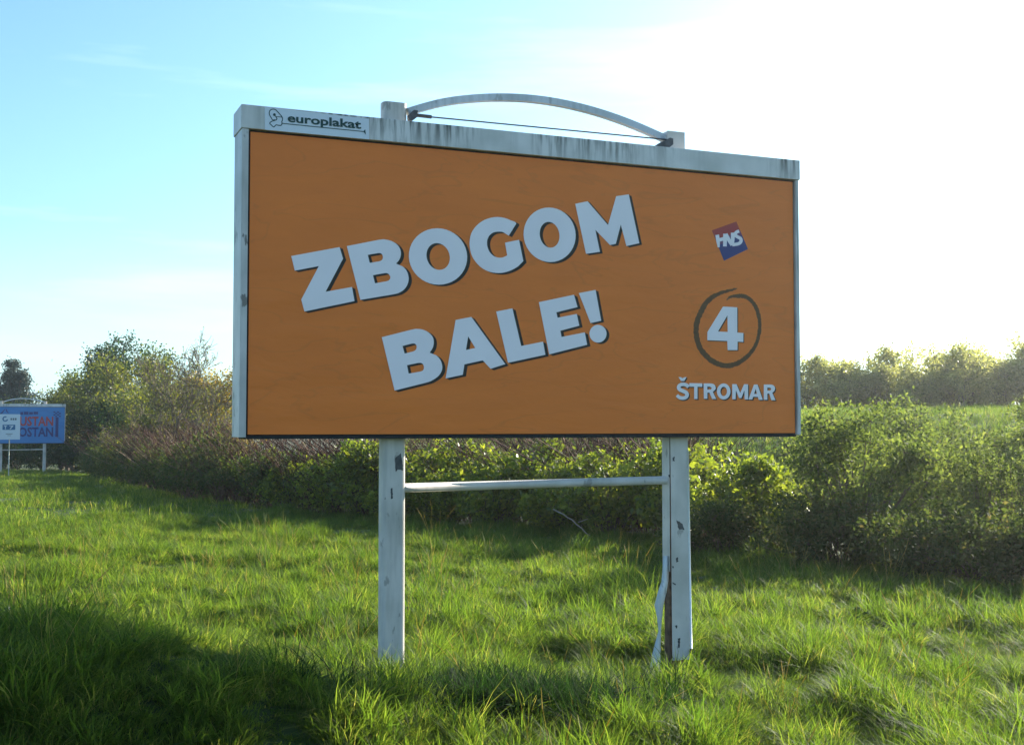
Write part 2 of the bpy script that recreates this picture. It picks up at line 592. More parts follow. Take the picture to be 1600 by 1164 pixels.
def flat_poly(name, outer, holes, mat, parent, Y):
    """flat print: outline (photo pixels) with holes set on the plane y = Y, filled as one sheet"""
    bm = bmesh.new()
    edges = []
    for loop in [outer] + list(holes):
        vs = []
        for px, py in loop:
            p = at_y(px, py, Y)
            vs.append(bm.verts.new((p[0], Y, p[2])))
        for i in range(len(vs)):
            edges.append(bm.edges.new((vs[i], vs[(i + 1) % len(vs)])))
    bmesh.ops.triangle_fill(bm, use_beauty=True, use_dissolve=False, edges=edges, normal=(0, -1, 0))
    for f in bm.faces:
        f.normal_update()
        if f.normal.y > 0: f.normal_flip()
    me = bpy.data.meshes.new(name)
    bm.to_mesh(me)
    bm.free()
    return link(name, me, mat, parent)


def ragged(loop, seed, amt=0.9):
    r = random.Random(seed)
    out = []
    for i in range(len(loop)):
        a, b = loop[i], loop[(i + 1) % len(loop)]
        n = max(2, int(math.hypot(b[0] - a[0], b[1] - a[1]) / 1.6))
        for k in range(n):
            t = k / n
            out.append((a[0] + (b[0] - a[0]) * t + r.uniform(-amt, amt), a[1] + (b[1] - a[1]) * t + r.uniform(-amt, amt)))
    return out


def shift(loop, dx, dy):
    return [(x + dx, y + dy) for x, y in loop]


def crv(loop, flags=None, n=5):
    """Catmull-Rom rounding of a closed loop where points carry a third value 1 (smooth); 2-tuples are corners"""
    out = []
    m = len(loop)
    for i in range(m):
        p1 = loop[i]
        p2 = loop[(i + 1) % m]
        out.append(p1[:2])
        if len(p1) > 2 and len(p2) > 2:
            p0 = loop[i - 1]
            p3 = loop[(i + 2) % m]
            for k in range(1, n):
                t = k / n
                q = []
                for c in (0, 1):
                    a, b2, c2, d = p0[c], p1[c], p2[c], p3[c]
                    q.append(0.5 * (2 * b2 + (c2 - a) * t + (2 * a - 5 * b2 + 4 * c2 - d) * t * t + (3 * b2 - a - 3 * c2 + d) * t ** 3))
                out.append(tuple(q))
    return out


def ell(cx, cy2, rx, ry, shear=0.0, n=40):
    return [(cx + rx * math.cos(2 * PI * k / n) + shear * ry * math.sin(2 * PI * k / n), cy2 + ry * math.sin(2 * PI * k / n)) for k in range(n)]


def S(pts):
    return [(*p, 1) for p in pts]


bb = empty('billboard', (0, 0, 0))
tag(bb, 'large orange billboard with slanted white lettering on two white posts standing in the meadow', 'billboard', 'billboards on two white posts in the meadow')
header = make_frame(bb)
# move the header's material origin: bake z so that top edge sits at 2.541 in object space
for v in header.data.vertices:
    v.co.z -= ZB
header.location.z = ZB

poster = box_obj('poster', 0.0, PW, 0.0, 0.012, ZB, ZB + PH, ORANGE, bb)

LET = []        # (outer, holes, ox, oy, scale)
Z_ = [(40, 242), (645, 130), (688, 275), (470, 688), (800, 628), (832, 805), (205, 935), (165, 785), (385, 368), (85, 425)]
B1 = [(735, 118), (1130, 40, 1), (1230, 38, 1), (1310, 62, 1), (1370, 105, 1), (1405, 165, 1), (1410, 230, 1), (1390, 290, 1), (1352, 335, 1),
      (1352, 337), (1430, 370, 1), (1485, 430, 1), (1508, 510, 1), (1500, 580, 1), (1465, 645, 1), (1405, 692, 1), (1310, 722, 1), (905, 790)]
B1h = [[(998, 228), (1120, 207, 1), (1165, 212, 1), (1185, 245, 1), (1178, 285, 1), (1140, 308, 1), (1022, 328)],
       [(1062, 482), (1200, 457, 1), (1250, 462, 1), (1278, 500, 1), (1270, 535, 1), (1230, 557, 1), (1088, 583)]]
G_ = [(1412, 240, 1), (1340, 195, 1), (1260, 165, 1), (1170, 155, 1), (1080, 168, 1), (990, 205, 1), (910, 270, 1), (855, 350, 1), (832, 440, 1),
      (832, 530, 1), (855, 630, 1), (905, 715, 1), (975, 785, 1), (1060, 832, 1), (1150, 852, 1), (1250, 850, 1), (1350, 820, 1), (1440, 768, 1), (1502, 705),
      (1448, 440), (1272, 475), (1300, 635), (1250, 658, 1), (1190, 662, 1), (1130, 640, 1), (1080, 590, 1), (1052, 520, 1), (1050, 450, 1), (1075, 390, 1),
      (1125, 350, 1), (1190, 338, 1), (1250, 345, 1), (1320, 388)]
M_ = [(710, 190), (865, 158), (1120, 455), (1222, 95), (1380, 72), (1512, 682), (1350, 718), (1280, 450), (1218, 690), (1145, 705), (962, 515), (1020, 790), (845, 815)]
B2 = [(52, 375), (420, 282, 1), (500, 272, 1), (570, 282, 1), (640, 318, 1), (690, 375, 1), (702, 440, 1), (690, 505, 1), (652, 568, 1), (652, 569),
      (730, 600, 1), (785, 660, 1), (808, 735, 1), (800, 800, 1), (760, 860, 1), (690, 910, 1), (600, 945, 1), (212, 1042)]
B2h = [[(312, 485), (430, 455, 1), (470, 460, 1), (488, 490, 1), (478, 530, 1), (440, 554, 1), (338, 580)],
       [(368, 725), (500, 698, 1), (555, 702, 1), (578, 740, 1), (570, 785, 1), (525, 806, 1), (388, 830)]]
A_ = [(975, 160), (1172, 122), (1597, 712), (1412, 770), (1315, 665), (1085, 715), (1065, 845), (850, 890)]
L_ = [(42, 335), (245, 295), (355, 765), (628, 710), (658, 875), (190, 975)]
E_ = [(575, 218), (1015, 125), (1060, 280), (795, 345), (810, 412), (1050, 365), (1082, 512), (845, 575), (860, 652), (1150, 595), (1180, 750), (705, 870)]
X_ = [(1075, 105), (1285, 65), (1355, 450), (1222, 480)]


def px8(loop, ox, oy, s=8.0):
    return [(ox + x / s, oy + y / s) for x, y in loop]


def letter(name, outer, holes, ox, oy, s=8.0, sh=(5.0, 2.5), nsteps=3, mat=PWHITE, dark=PDARK, Y=-0.0040):
    o = px8(crv(outer), ox, oy, s)
    hs = [px8(crv(h), ox, oy, s) for h in holes]
    for k in range(nsteps, 0, -1):
        f = k / nsteps
        flat_poly('letter_shadow', shift(o, sh[0] * f, sh[1] * f), [shift(h, sh[0] * f, sh[1] * f) for h in hs], dark, poster, Y + 0.0008 * k)
    return flat_poly(name, o, hs, mat, poster, Y)


letter('letter', Z_, [], 450, 370)
letter('letter', B1, B1h, 450, 370)
letter('letter', ell(435, 648, 365, 353, 0.03), [ell(437, 648, 145, 167, 0.10)], 630, 320)
letter('letter', G_, [], 630, 320)
letter('letter', ell(390, 577, 326, 341, 0.03), [ell(390, 577, 123, 161, 0.08)], 810, 295)
letter('letter', M_, [], 810, 295, sh=(4.2, 2.4))
letter('letter', B2, B2h, 590, 480)
letter('letter', A_, [[(1132, 365), (1220, 510), (1105, 535)]], 590, 480)
letter('letter', L_, [], 770, 445)
letter('letter', E_, [], 770, 445)
letter('exclamation_mark', X_, [], 770, 445, sh=(4.4, 2.2))
letter('exclamation_mark', ell(1315, 612, 107, 111), [], 770, 445, sh=(4.4, 2.2))

# numeral in a brushed ring
letter('numeral', [(455, 325), (640, 335), (640, 662), (720, 668), (718, 785), (645, 780), (643, 890), (515, 890), (510, 772), (250, 762), (252, 655)],
       [[(512, 440), (515, 655), (390, 648)]], 1075, 440, 8.314, sh=(1.4, 1.4), nsteps=2)
RC = [(500, 245, 8), (530, 212, 26), (570, 195, 36), (640, 188, 50), (720, 190, 52), (790, 222, 50), (850, 282, 48), (895, 362, 48), (922, 460, 46), (932, 560, 44),
      (924, 670, 45), (897, 780, 47), (847, 880, 50), (772, 968, 54), (682, 1038, 58), (585, 1083, 62), (500, 1092, 66), (400, 1073, 66), (302, 1022, 66),
      (212, 940, 68), (152, 850, 66), (115, 740, 66), (106, 620, 68), (125, 500, 70), (170, 390, 66), (232, 282, 66), (312, 206, 60), (400, 160, 50),
      (500, 126, 36), (580, 106, 26), (640, 88, 8)]


def stroke(pts, rough=0.0, seed=1):
    """centre line with widths -> closed outline"""
    r = random.Random(seed)
    dense = []
    for i in range(len(pts) - 1):
        p0, p1, p2, p3 = pts[max(i - 1, 0)], pts[i], pts[i + 1], pts[min(i + 2, len(pts) - 1)]
        for k in range(6):
            t = k / 6
            dense.append(tuple(0.5 * (2 * p1[c] + (p2[c] - p0[c]) * t + (2 * p0[c] - 5 * p1[c] + 4 * p2[c] - p3[c]) * t * t + (3 * p1[c] - p0[c] - 3 * p2[c] + p3[c]) * t ** 3) for c in range(3)))
    dense.append(pts[-1])
    le, ri = [], []
    for i, (x, y, w) in enumerate(dense):
        x0, y0, _ = dense[max(i - 1, 0)]
        x1, y1, _ = dense[min(i + 1, len(dense) - 1)]
        tx, ty = x1 - x0, y1 - y0
        n = math.hypot(tx, ty) or 1
        nx, ny = -ty / n, tx / n
        a = w / 2 + r.uniform(-rough, rough)
        b = w / 2 + r.uniform(-rough, rough)
        le.append((x + nx * a, y + ny * a))
        ri.append((x - nx * b, y - ny * b))
    return le + ri[::-1]


def stroke_mesh(name, pts, ox, oy, s, mat, parent, Y, rough=0.0, seed=1):
    """a stroke as a strip of quads on the plane y = Y"""
    o = px8(stroke(pts, rough, seed), ox, oy, s)
    n = len(o) // 2
    V = []
    for px, py in o[:n] + o[n:][::-1]:
        p = at_y(px, py, Y)
        V.append((p[0], Y, p[2]))
    F = [(i, i + 1, n + i + 1, n + i) for i in range(n - 1)]
    return mesh_from(name, V, F, mat, parent)


stroke_mesh('ring', RC, 1075, 440, 8.314, PBROWN, poster, -0.0016, rough=4.5)

# the surname line
ST = 9.412


def nm(outer, holes=()):
    letter('name_letter', outer, list(holes), 1050, 580, ST, sh=(1.7, 1.7), nsteps=2)


SP = [(243, 232, 50), (215, 205, 52), (165, 192, 52), (112, 208, 52), (98, 243, 54), (120, 272, 56), (165, 292, 56), (208, 315, 56), (222, 350, 54), (200, 385, 52), (150, 395, 52), (105, 382, 50), (72, 352, 48)]
for k in (2, 1):
    stroke_mesh('letter_shadow', [(x + 8 * k, y + 8 * k, w) for x, y, w in SP], 1050, 580, ST, PDARK, poster, -0.0040 + 0.0008 * k)
stroke_mesh('name_letter', SP, 1050, 580, ST, PWHITE, poster, -0.0040)
nm([(95, 85), (135, 88), (155, 105), (175, 90), (215, 85), (180, 145), (130, 143)])
nm([(255, 175), (445, 178), (445, 230), (375, 228), (375, 408), (325, 408), (325, 228), (255, 228)])
nm([(465, 178), (570, 180, 1), (620, 195, 1), (642, 235, 1), (635, 272, 1), (600, 303), (650, 408), (590, 408), (550, 315), (520, 315), (520, 405), (468, 405)],
   [[(520, 225), (560, 228), (585, 245), (575, 268), (520, 270)]])
nm(ell(760, 297, 100, 118), [ell(760, 297, 48, 68)])
nm([(885, 190), (950, 190), (1003, 320), (1060, 190), (1118, 192), (1120, 415), (1068, 413), (1065, 280), (1020, 395), (985, 393), (940, 280), (935, 412), (885, 412)])
nm([(1205, 195), (1258, 195), (1335, 420), (1275, 420), (1262, 378), (1195, 375), (1180, 415), (1125, 413)], [[(1230, 258), (1250, 333), (1208, 333)]])
nm([(1350, 195), (1455, 195, 1), (1500, 215, 1), (1515, 250, 1), (1505, 290, 1), (1475, 318), (1522, 425), (1460, 425), (1430, 328), (1402, 328), (1402, 420), (1350, 420)],
   [[(1402, 240), (1445, 243), (1460, 262), (1445, 285), (1402, 283)]])

# the little square emblem with three hand-drawn capitals
LG = (1100, 340, 14.55)


def lerp2(a, b, t):
    return (a[0] + (b[0] - a[0]) * t, a[1] + (b[1] - a[1]) * t)


TL, TR, BL, BR = (178, 295), (735, 95), (455, 985), (1000, 720)
bands = [PRED, PRED, PPLUM, PNAVY, PNAVY, PNAVY]
for k, m_ in enumerate(bands):
    t0, t1 = k / 6, (k + 1) / 6
    flat_poly('emblem_band', px8([lerp2(TL, BL, t0), lerp2(TR, BR, t0), lerp2(TR, BR, t1), lerp2(TL, BL, t1)], *LG), [], m_, poster, -0.0014)
for i, pts in enumerate(([(300, 395, 85), (320, 540, 80), (335, 680, 45)], [(310, 520, 80), (390, 500, 80), (470, 480, 80)], [(480, 370, 90), (478, 520, 88), (475, 660, 85)],
                         [(495, 375, 80), (560, 500, 85), (640, 630, 80)], [(650, 345, 80), (655, 480, 85), (640, 630, 80)],
                         [(800, 312, 70), (740, 335, 75), (705, 395, 75), (760, 440, 75), (830, 480, 75), (840, 545, 75), (790, 595, 75), (700, 615, 75), (640, 630, 60)])):
    stroke_mesh('emblem_letter', pts, LG[0], LG[1], LG[2], PWHITE, poster, -0.0024 - 0.0004 * i)

# company plate on the header
YH = -0.034
hdp = header
plate = flat_poly('name_plate', px8([(108, 62), (1412, 208), (1415, 466), (112, 345)], 400, 160), [], PLATEM, header, YH - 0.002)


def head_stroke(pts, w, i):
    return stroke_mesh('plate_line', [(x, y, w) for x, y in pts], 400, 160, 8.0, LETTERG, header, YH - 0.0035 - 0.0002 * i)


parts_h = [plate]
parts_h.append(head_stroke([(165, 135), (172, 110), (195, 92), (230, 90), (262, 112), (325, 185), (330, 225), (322, 245), (326, 262), (312, 290), (270, 288), (250, 285), (222, 310), (195, 290), (172, 264), (190, 245), (210, 236), (248, 224), (262, 208), (252, 188), (236, 165)], 11, 0))
parts_h.append(head_stroke([(165, 135), (170, 160), (190, 195), (208, 222), (240, 221)], 10, 1))
parts_h.append(head_stroke([(252, 182), (290, 184), (328, 190)], 8, 2))
parts_h.append(head_stroke([(330, 266), (840, 317), (1350, 368)], 10, 3))
parts_h.append(flat_poly('plate_line', px8(ell(230, 157, 17, 18, n=14), 400, 160), [], LETTERG, header, YH - 0.0046))
parts_h.append(flat_poly('plate_line', px8([(1340, 366), (1366, 340), (1374, 408)], 400, 160), [], LETTERG, header, YH - 0.0048))


def text_mesh(name, txt, p_left, p_right, xh_px, mat, parent, Y, bold=0.02, up=None, ref='x'):
    """one line of lettering: baseline from pixel p_left to p_right on the plane y = Y, xh_px tall letters"""
    cu = bpy.data.curves.new(name, 'FONT')
    cu.body = txt
    cu.size = 1.0
    cu.offset = bold
    cu.resolution_u = 3
    tmp = bpy.data.objects.new(name, cu)
    COL.objects.link(tmp)
    bpy.context.view_layer.update()
    dg = bpy.context.evaluated_depsgraph_get()
    me = bpy.data.meshes.new_from_object(tmp.evaluated_get(dg))
    bpy.data.objects.remove(tmp)
    co = np.zeros(len(me.vertices) * 3)
    me.vertices.foreach_get('co', co)
    co = co.reshape(-1, 3)
    x0, x1 = co[:, 0].min(), co[:, 0].max()
    # height of a reference letter
    xh = {'x': 0.53, 'X': 0.70}[ref]
    u = (co[:, 0] - x0) / (x1 - x0)
    w = co[:, 1] / xh
    out = np.zeros_like(co)
    for i in range(len(co)):
        px = p_left[0] + (p_right[0] - p_left[0]) * u[i]
        py = p_left[1] + (p_right[1] - p_left[1]) * u[i] - xh_px * w[i]
        p = at_y(px, py, Y)
        out[i] = (p[0], Y, p[2])
    me.vertices.foreach_set('co', out.ravel())
    me.update()
    me.materials.clear()
    return link(name, me, mat, parent)


parts_h.append(text_mesh('plate_lettering', 'europlakat', (400 + 395 / 8, 160 + 243 / 8), (400 + 1315 / 8, 160 + 331 / 8), 9.6, LETTERG, header, YH - 0.0052, bold=0.028))
for o in parts_h:                               # header's own origin sits at the poster edge
    o.location.z -= ZB

# posts
YP, PD = 0.165, 0.13
V, F = prism(rounded_rect(0.205, PD, 0.045), 1.203, YP, -0.35, ZB + 2.722)
post_l = mesh_from('post', V, F, POSTM, bb)
tag(post_l, 'straight white post with a paint chip near its top')
chips = [[(617, 716), (626, 708), (629, 722), (630, 735), (622, 733), (618, 737)], [(617.5, 716), (620, 716), (619, 720)],
         [(610, 764), (613, 762), (614, 778), (611, 780)], [(601, 780), (602, 776), (603, 779)]]
for i, c in enumerate(chips):
    flat_poly('paint_chip', ragged(c, i, 0.5), [], STEEL, post_l, YP - PD / 2 - 0.002)
V, F = prism(rounded_rect(0.150, 0.10, 0.012), 3.845, YP + 0.012, -0.35, 2.35)
post_r = mesh_from('post', V, F, RUST, bb)
tag(post_r, 'rusty post inside a torn white metal cover')
# front cover sheet, its left flange torn below, its right lip bright
zb = float(at_y(1060, 1031, 0.098)[2])
cov = box_obj('cover_sheet', 3.757, 3.938, YP - PD / 2 - 0.004, YP - PD / 2, zb, ZB + 2.726, POSTM, post_r, 0.001)
for v in cov.data.vertices:
    if v.co.z < 1.0: v.co.x += 0.020 if v.co.x > 3.85 else 0.022
box_obj('cover_sheet', 3.760, 3.763, YP - PD / 2 + 0.001, YP + PD / 2, float(at_y(1040, 893, 0.1)[2]), ZB + 2.724, POSTM, post_r)
V, F = sweep([(3.972, YP - PD / 2 - 0.002, zb + 0.08), (3.960, YP - PD / 2 - 0.002, 1.0), (3.948, YP - PD / 2 - 0.002, 2.0)], circ(0.0105, 10))
mesh_from('cover_lip', V, F, LIPM, post_r, smooth=True)
V, F = sweep([(3.97, YP - PD / 2 - 0.035, zb + 0.075), (3.97, YP - PD / 2 + 0.01, zb + 0.075)], circ(0.022, 8))
mesh_from('bolt', V, F, DARK, post_r)
for c in [[(1056, 872), (1059, 870), (1060, 877), (1057, 879)], [(1050, 884), (1053, 884), (1052, 888)], [(1051, 909), (1055, 911), (1056, 914), (1051, 912)],
          [(1055, 977), (1058, 976), (1058, 982), (1056, 981)], [(1059, 997), (1063, 996), (1062, 1012), (1060, 1012)], [(1051, 715), (1054, 713), (1054, 721), (1051, 720)],
          [(1057, 812), (1066, 818), (1070, 828), (1060, 826)], [(1044, 742), (1047, 741), (1046, 748)]]:
    flat_poly('paint_chip', ragged(c, 9, 0.5), [], STEEL, post_r, YP - PD / 2 - 0.006)
# peeled strip of the cover's flange
rows = [(868, 1036, 1044.5, 0.10), (893, 1035, 1044.5, 0.10), (908, 1033.5, 1044, 0.085), (925, 1028, 1041, 0.06), (945, 1022.5, 1036, 0.045), (965, 1026.5, 1034, 0.05),
        (985, 1029, 1032.5, 0.065), (1003, 1024, 1032, 0.05), (1022, 1019, 1031.5, 0.03), (1042, 1015.5, 1032, 0.02), (1062, 1014, 1031, 0.02)]
V, F = [], []
for py, xa, xb, yy in rows:
    a, b = at_y(xa, py, yy), at_y(xb, py, yy + 0.035)
    mid = (a + b) / 2
    mid[1] -= 0.012
    V += [tuple(a), tuple(mid), tuple(b)]
for i in range(len(rows) - 1):
    for k in (0, 1):
        F.append((i * 3 + k, i * 3 + k + 1, i * 3 + k + 4, i * 3 + k + 3))
peel = mesh_from('peeled_strip', V, F, WHITE, post_r, smooth=True)
so = peel.modifiers.new('thickness', 'SOLIDIFY')
so.thickness = 0.003

# crossbar between the posts
V, F = sweep([(1.300, YP, float(at_y(640, 762, YP)[2])), (3.762, YP, float(at_y(1040, 750, YP)[2]))], circ(0.037, 14))
mesh_from('crossbar', V, F, POSTM, bb, smooth=True)

# arch over the header, tied by a wire between two brackets
AP = [(636, 176), (660, 168.5), (690, 160.5), (725, 155.5), (770, 152.5), (820, 153.5), (870, 160), (920, 171.5), (965, 186), (1005, 202), (1044, 220)]
apts = []
for i in range(len(AP) - 1):
    for k in range(4):
        t = k / 4
        apts.append(at_y(AP[i][0] + (AP[i + 1][0] - AP[i][0]) * t, AP[i][1] + (AP[i + 1][1] - AP[i][1]) * t, YP))
apts.append(at_y(*AP[-1], YP))
ap = np.array(apts)
for _ in range(6): ap[1:-1] = (ap[:-2] + 2 * ap[1:-1] + ap[2:]) / 4
V, F = sweep(ap, [(-0.03, -0.03), (0.03, -0.03), (0.03, 0.03), (-0.03, 0.03)])
mesh_from('arch_bar', V, F, ARCHM, bb)
YB_ = YP - 0.045
V, F = sweep([at_y(655, 181.5, YB_), at_y(1046, 219, YB_)], circ(0.0065, 6))
wire = mesh_from('tie_wire', V, F, STEEL, bb)
V, F = sweep([at_y(649, 180.3, YB_ - .008), at_y(674, 183.2, YB_ - .008)], circ(0.016, 8))
mesh_from('turnbuckle', V, F, STEEL, wire)


def bracket(outline, th):
    bm = bmesh.new()
    a, b = [], []
    for q in outline:
        p = at_y(*q, YB_ - 0.03)
        a.append(bm.verts.new(p))
        b.append(bm.verts.new((p[0], p[1] + th, p[2])))
    n = len(a)
    bm.faces.new(a)
    bm.faces.new(b[::-1])
    for k in range(n):
        bm.faces.new((a[k], b[k], b[(k + 1) % n], a[(k + 1) % n]))
    return bm_obj('bracket', bm, STEEL, bb)


br1 = bracket([(639, 184), (639, 180), (647, 172), (653, 173), (652.5, 183), (646, 188), (640, 189)], 0.05)
bracket([(1023, 229), (1034, 222), (1042, 218.5), (1047, 215.5), (1052, 217), (1052, 226), (1047, 230), (1041, 231), (1034, 229.5)], 0.05)

# ------------------------------------------------------------------ the second billboard, far left
def copy_part(o, parent, kids=True):
    c = o.copy()
    COL.objects.link(c)
    c.parent = parent
    return c


b2o = at_d(36, 85.0)
bb2 = bb.copy()
COL.objects.link(bb2)
bb2['label'] = 'distant blue billboard with red and navy capitals at the left edge behind a white sign'
ang = math.atan2(RGT[1], RGT[0]) + math.radians(22)
ra = ray(36, 664.75)
ang = math.atan2(-ra[0], ra[1])
bb2.rotation_euler = (0, 0, ang)
half = Vector((math.cos(ang), math.sin(ang), 0)) * 2.52
bb2.location = Vector((b2o[0], b2o[1], -0.95 - 0.12)) - half
for ch in list(bb.children):
    if ch.name.split('.')[0] in ('poster', 'tie_wire', 'bracket'):
        continue
    c = copy_part(ch, bb2)
    if ch.name.startswith('post'):
        c['label'] = 'plain white post' if 'label' in ch else ''
    if ch == post_r:
        c.data = post_l.data
        c.location = (2.642, 0, 0)
        continue
    if ch == header or ch == post_l:
        continue
poster2 = box_obj('poster', 0.0, PW, 0.0, 0.012, ZB, ZB + PH, BLUE, bb2)


def local_rect(name, x0, x1, z0, z1, mat, parent, y):
    return mesh_from(name, [(x0, y, z0), (x1, y, z0), (x1, y, z1), (x0, y, z1)], [(0, 1, 2, 3)], mat, parent)


def local_text(name, txt, x0, x1, z, h, mat, parent, y, bold=0.03):
    cu = bpy.data.curves.new(name, 'FONT')
    cu.body = txt
    cu.offset = bold
    cu.resolution_u = 2
    tmp = bpy.data.objects.new(name, cu)
    COL.objects.link(tmp)
    bpy.context.view_layer.update()
    me = bpy.data.meshes.new_from_object(tmp.evaluated_get(bpy.context.evaluated_depsgraph_get()))
    bpy.data.objects.remove(tmp)
    co = np.zeros(len(me.vertices) * 3)
    me.vertices.foreach_get('co', co)
    co = co.reshape(-1, 3)
    a0, a1 = co.min(0), co.max(0)
    o2 = np.stack([x0 + (co[:, 0] - a0[0]) / (a1[0] - a0[0]) * (x1 - x0), np.full(len(co), y), z + (co[:, 1] - a0[1]) / (a1[1] - a0[1]) * h], 1)
    me.vertices.foreach_set('co', o2.ravel())
    me.update()
    me.materials.clear()
    return link(name, me, mat, parent)


s85 = FPX / 85.0                                  # pixels per metre there


def bx2(px): return 2.52 + (px - 36) / s85


def bz2(py): return ZB + (690.5 - py) / s85


local_text('poster_lettering', 'USTAN', bx2(31.5), bx2(77), bz2(666), 0.63, PRED, poster2, -0.004)
local_text('poster_lettering', 'OSTAN', bx2(30), bx2(77), bz2(681.5), 0.63, BNAVY, poster2, -0.004)
local_rect('poster_bar', bx2(80), bx2(84), bz2(681.5), bz2(653), BNAVY, poster2, -0.004)
for i in range(4):
    for k in range(4):
        if (i + k) % 2 == 0:
            local_rect('checker_square', bx2(77 + i * 2.5), bx2(79.5 + i * 2.5), bz2(646.5 + k * 2.0), bz2(644.5 + k * 2.0), BNAVY, poster2, -0.004)
for k, (a, b) in enumerate(((32, 36), (37, 43), (44, 49), (50, 56))):
    local_rect('small_print', bx2(a), bx2(b), bz2(649.5 - 0.2 * k), bz2(645.5 - 0.5 * (k % 2)), BNAVY, poster2, -0.004)
mesh_from('poster_emblem', [(bx2(4), -0.004, bz2(649)), (bx2(8), -0.004, bz2(648)), (bx2(12.5), -0.004, bz2(640)), (bx2(17), -0.004, bz2(648.5)), (bx2(13), -0.004, bz2(644.5))],
          [(0, 1, 2), (2, 3, 4)], BNAVY, poster2)

# ------------------------------------------------------------------ white sign on a thin pole before it
sg = at_d(14.5, 78.0)
sgz = float(sg[2])
r14 = ray(14.5, 664.75)
sign = empty('roadside_sign', (sg[0], sg[1], sgz), math.atan2(-r14[0], r14[1]))
tag(sign, 'small white notice sign on a thin pole in front of the blue billboard', 'sign')
s78 = FPX / 78.0


def sx(px): return (px - 14.5) / s78


def szz(py): return CAM[2] - sgz + (664.75 - py) / s78


panel = box_obj('sign_panel', sx(0.5), sx(29), -0.03, 0.0, szz(685), szz(648.5), BWHITE, sign, 0.004)
V, F = sweep([(0.01, 0.035, -0.3), (0.01, 0.035, szz(650))], circ(0.033, 10))
mesh_from('sign_pole', V, F, PALEBARK if False else simple('galvanised_pole', (0.34, 0.36, 0.30), 0.5, 0.4), sign, smooth=True)
local_rect('teal_field', sx(5.5), sx(22.5), szz(671), szz(663.5), BTEAL, panel, -0.033)
local_text('field_letter', 'T', sx(7.5), sx(11.5), szz(670), 5.2 / s78, BWHITE, panel, -0.036)
local_text('field_letter', '7', sx(14.5), sx(20.5), szz(670), 5.2 / s78, BWHITE, panel, -0.036)
n = 14
V = []
for k in range(n):
    a = math.radians(60 + 290 * k / (n - 1))
    for rr in (2.2, 3.9):
        V.append((sx(9 + rr * math.cos(a)), -0.034, szz(655.3 - rr * math.sin(a))))
mesh_from('sign_logo', V, [(2 * k, 2 * k + 1, 2 * k + 3, 2 * k + 2) for k in range(n - 1)], BTEAL, panel)
local_rect('sign_print', sx(16), sx(18), szz(657), szz(654), BGREY, panel, -0.034)
local_rect('sign_print', sx(18.8), sx(21), szz(657), szz(654), BGREY, panel, -0.034)
local_rect('sign_print', sx(21.8), sx(24), szz(657), szz(654), BGREY, panel, -0.034)
local_rect('sign_print', sx(10), sx(19), szz(677.2), szz(676.4), BGREY, panel, -0.034)
local_rect('sign_print', sx(12), sx(17), szz(679.4), szz(678.8), BGREY, panel, -0.034)

# ------------------------------------------------------------------ foliage builders
def leaf_quads(P, size, r, flat=0.3, aspect=0.55, jitter=0.35):
    """one rhombic leaf per point"""
    n = len(P)
    d = r.normal(size=(n, 3))
    d /= np.linalg.norm(d, axis=1)[:, None]
    nrm = r.normal(size=(n, 3))
    nrm[:, 2] += flat * 3
    nrm -= (nrm * d).sum(1)[:, None] * d
    nrm /= np.linalg.norm(nrm, axis=1)[:, None] + 1e-9
    s = np.cross(d, nrm)
    L = size * (1 + jitter * r.uniform(-1, 1, n))[:, None]
    V = np.empty((n, 4, 3))
    V[:, 0] = P - d * L * .5
    V[:, 1] = P + s * L * aspect * .5
    V[:, 2] = P + d * L * .5 + nrm * L * 0.08
    V[:, 3] = P - s * L * aspect * .5
    Q = np.arange(n * 4).reshape(n, 4)
    return V.reshape(-1, 3), Q


def tubes(segs, k=4):
    """segs: array (n,8) p0,p1,r0,r1 -> V,Q"""
    segs = np.asarray(segs, float)
    n = len(segs)
    p0, p1, r0, r1 = segs[:, 0:3], segs[:, 3:6], segs[:, 6], segs[:, 7]
    t = p1 - p0
    t /= np.linalg.norm(t, axis=1)[:, None] + 1e-9
    ref = np.where(np.abs(t[:, 2:3]) > 0.9, np.array([[1., 0, 0]]), np.array([[0., 0, 1]]))
    a = np.cross(t, ref)
    a /= np.linalg.norm(a, axis=1)[:, None] + 1e-9
    b = np.cross(t, a)
    V = np.empty((n, 2 * k, 3))
    for i in range(k):
        c, s = math.cos(2 * PI * i / k), math.sin(2 * PI * i / k)
        o = a * c + b * s
        V[:, i] = p0 + o * r0[:, None]
        V[:, k + i] = p1 + o * r1[:, None]
    base = (np.arange(n) * 2 * k)[:, None]
    Q = np.concatenate([base + np.array([[i, (i + 1) % k, k + (i + 1) % k, k + i]]) for i in range(k)], 0)
    return V.reshape(-1, 3), Q


def limb(segs, p0, p1, r0, r1, r, n=5, wob=0.08):
    p0, p1 = np.asarray(p0, float), np.asarray(p1, float)
    L = np.linalg.norm(p1 - p0)
    pts = [p0 + (p1 - p0) * t + r.normal(size=3) * wob * L * math.sin(PI * t) for t in np.linspace(0, 1, n + 1)]
    for i in range(n):
        a, b = r0 + (r1 - r0) * i / n, r0 + (r1 - r0) * (i + 1) / n
        segs.append([*pts[i], *pts[i + 1], a, b])
    return pts


